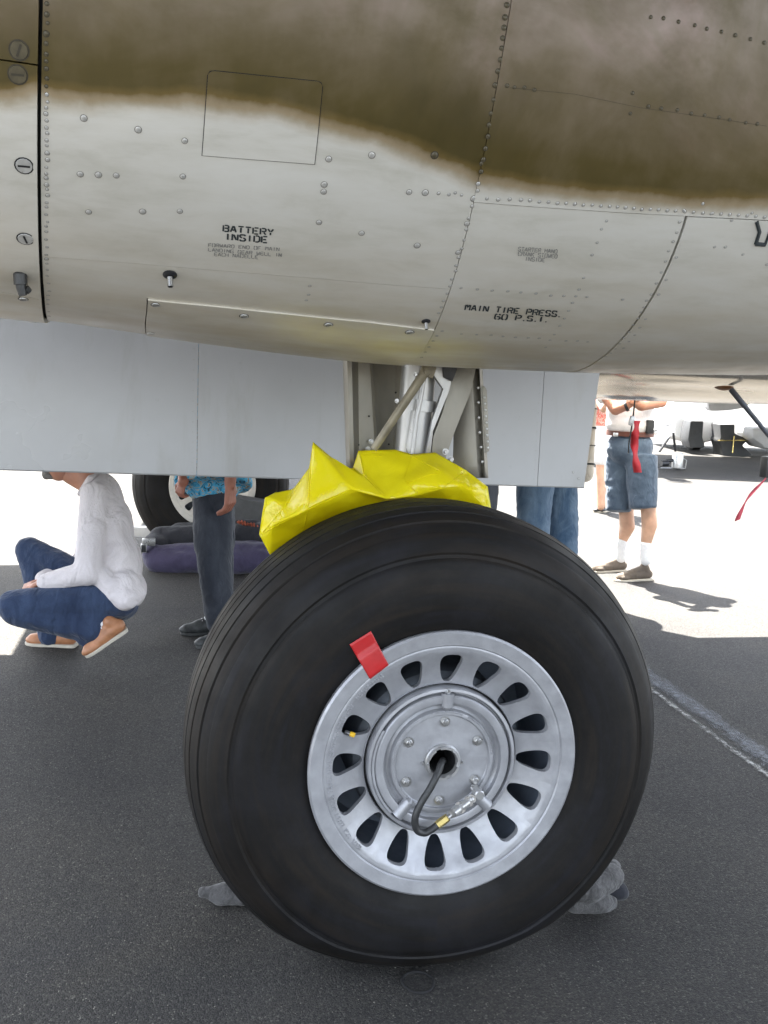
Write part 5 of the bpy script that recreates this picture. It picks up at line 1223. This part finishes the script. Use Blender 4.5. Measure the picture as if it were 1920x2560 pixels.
# ================================================================== far apron
def bgp(cx, cy, d): return P_d(1382.4+.16667*cx, 777.6+.16667*cy, d)
cn = empty('ground_power_canister', P_z(1462, 1014, 0)); tag(cn, 'small silver canister with black fittings standing in the sun behind the man in shorts', 'canister')
base = P_z(1462, 1014, 0)
def addp(mb, name, m, bev=0): o = mb.build(name, m, None, 40, bev); return par(o, cn)
mb = MB(); mb.tube([base+Vector((0, 0, .03)), base+Vector((0, 0, .26)), base+Vector((0, 0, .285))], [.095, .095, .085], 28); addp(mb, 'canister_body', M_steel)
mb = MB(); mb.tube([base+Vector((-.30, 0, .10)), base+Vector((-.18, 0, .10))], .055, 16); mb.tube([base+Vector((-.20, 0, .14)), base+Vector((-.08, 0, .16))], .03, 12); addp(mb, 'motor', M_plastic)
mb = MB(); mb.tube([base+Vector((.10, 0, .20)), base+Vector((.17, 0, .16)), base+Vector((.16, 0, .02)), base+Vector((.02, -.1, .02))], .008, 8); mb.tube([base+Vector((-.3, 0, .02)), base+Vector((.12, 0, .02))], .012, 8); addp(mb, 'stand_frame', M_steel)
mb = MB(); mb.tube([base+Vector((-.5, .1, .015)), base+Vector((-.3, .05, .03)), base+Vector((-.25, 0, .06))], .008, 8); addp(mb, 'hose_end', M_plastic)
# white aircraft beyond
WA = empty('white_jet_airplane'); tag(WA, 'white jet airplane with dark engine openings parked far behind at the right', 'airplane')
dW = 21
def wl_(cx, cy, d=dW): return bgp(cx, cy, d)
def flatblob(name, pts, depth0, depth1, m, bev=.05):
    V = [wl_(x, y, depth0) for x, y in pts]; n = len(V); sh = (FW*(depth1-depth0)); sh.z = 0; V += [v+sh for v in V]
    F = [tuple(range(n))[::-1], tuple(n+i for i in range(n))]+[(i, (i+1) % n, n+(i+1) % n, n+i) for i in range(n)]
    bm = bmesh.new(); me = D.meshes.new('t'); me.from_pydata([tuple(v) for v in V], [], F); bm.from_mesh(me); D.meshes.remove(me); o = bmobj(name, bm, m, None, 40, bev); o.parent = WA; return o
flatblob('fuselage', [(420, 380), (2600, 380), (2600, 1010), (1900, 1040), (1500, 1040), (1040, 1040), (850, 1080), (650, 1080), (560, 1060), (430, 1010)], 21.5, 24, M_whitepaint, .2)
flatblob('wing_flap', [(880, 540), (1450, 540), (1380, 620), (1150, 655), (930, 662), (895, 630)], 20.6, 20.9, M_greypaint, .03)
for pts, nm in (([(655, 785), (830, 790), (815, 1000), (850, 1140), (650, 1140), (622, 1030)], 'intake'), ([(1035, 832), (1235, 832), (1230, 950), (1420, 1030), (1330, 1110), (1470, 1235), (1250, 1275), (1080, 1250), (1025, 1045), (1045, 1000)], 'intake')):
    flatblob(nm, pts, 20.8, 21.4, M_darkhull, .04)
mb = MB(); mb.tube([wl_(1222, 985, 20.75), wl_(1200, 1205, 20.75)], .012, 8); mb.tube([wl_(1010, 1044, 20.75), wl_(1420, 1044, 20.75)], .010, 8); o = mb.build('cover_strap', M_brass); o.parent = WA
flatblob('engine_pod', [(1455, 870), (1900, 870), (1900, 1180), (1620, 1160), (1560, 1090), (1450, 1020)], 20.2, 21.2, M_greypaint, .1)
for cx in (700, 1900):
    p = wl_(cx, 1080, 22.3); mb = MB(); mb.tube([Vector((p.x, p.y, .9)), Vector((p.x, p.y, .3))], .07, 12); mb.tube([Vector((p.x-.1, p.y, .3)), Vector((p.x+.1, p.y, .3))], .3, 24, 1); o = mb.build('landing_wheel', [M_greypaint, M_rubber]); o.parent = WA
c0 = P_d(1690, 900, 18.5); mb = MB(); mb.box((c0.x, c0.y, 1.55), (8.5, 5.0, .16), Matrix.Rotation(-.22, 3, 'Z')); o = mb.build('wing', M_whitepaint, bevel=.05); o.parent = WA  # unseen wing slab, added to throw the wide shadow on the apron
# display board leaning behind the man in shorts
DB = empty('display_board', bgp(330, 1000, 15)); tag(DB, 'white display board on a dark prop right behind the man in shorts', 'board')
def bd(pts, d0, d1, m, nm):
    V = [bgp(x, y, d0) for x, y in pts]; n = len(V); sh = FW*(d1-d0); V += [v+sh for v in V]
    F = [tuple(range(n))[::-1], tuple(n+i for i in range(n))]+[(i, (i+1) % n, n+(i+1) % n, n+i) for i in range(n)]
    bm = bmesh.new(); me = D.meshes.new('t'); me.from_pydata([tuple(v) for v in V], [], F); bm.from_mesh(me); D.meshes.remove(me); o = bmobj(nm, bm, m, None, 40); par(o, DB)
bd([(205, 1070), (225, 980), (330, 850), (455, 870), (430, 930), (370, 1010)], 15, 15.04, M_whitepaint, 'panel')
bd([(250, 800), (300, 725), (430, 735), (450, 830), (330, 845), (230, 920), (205, 900)], 15.2, 15.6, M_greypaint, 'crate')
mb = MB(); mb.tube([bgp(380, 1000, 15.1), bgp(250, 1190, 15.1)], .02, 8); mb.tube([bgp(430, 930, 15.1), bgp(460, 1180, 15.3)], .02, 8); par(mb.build('prop_leg', M_plastic), DB)
print('rivets', NR)
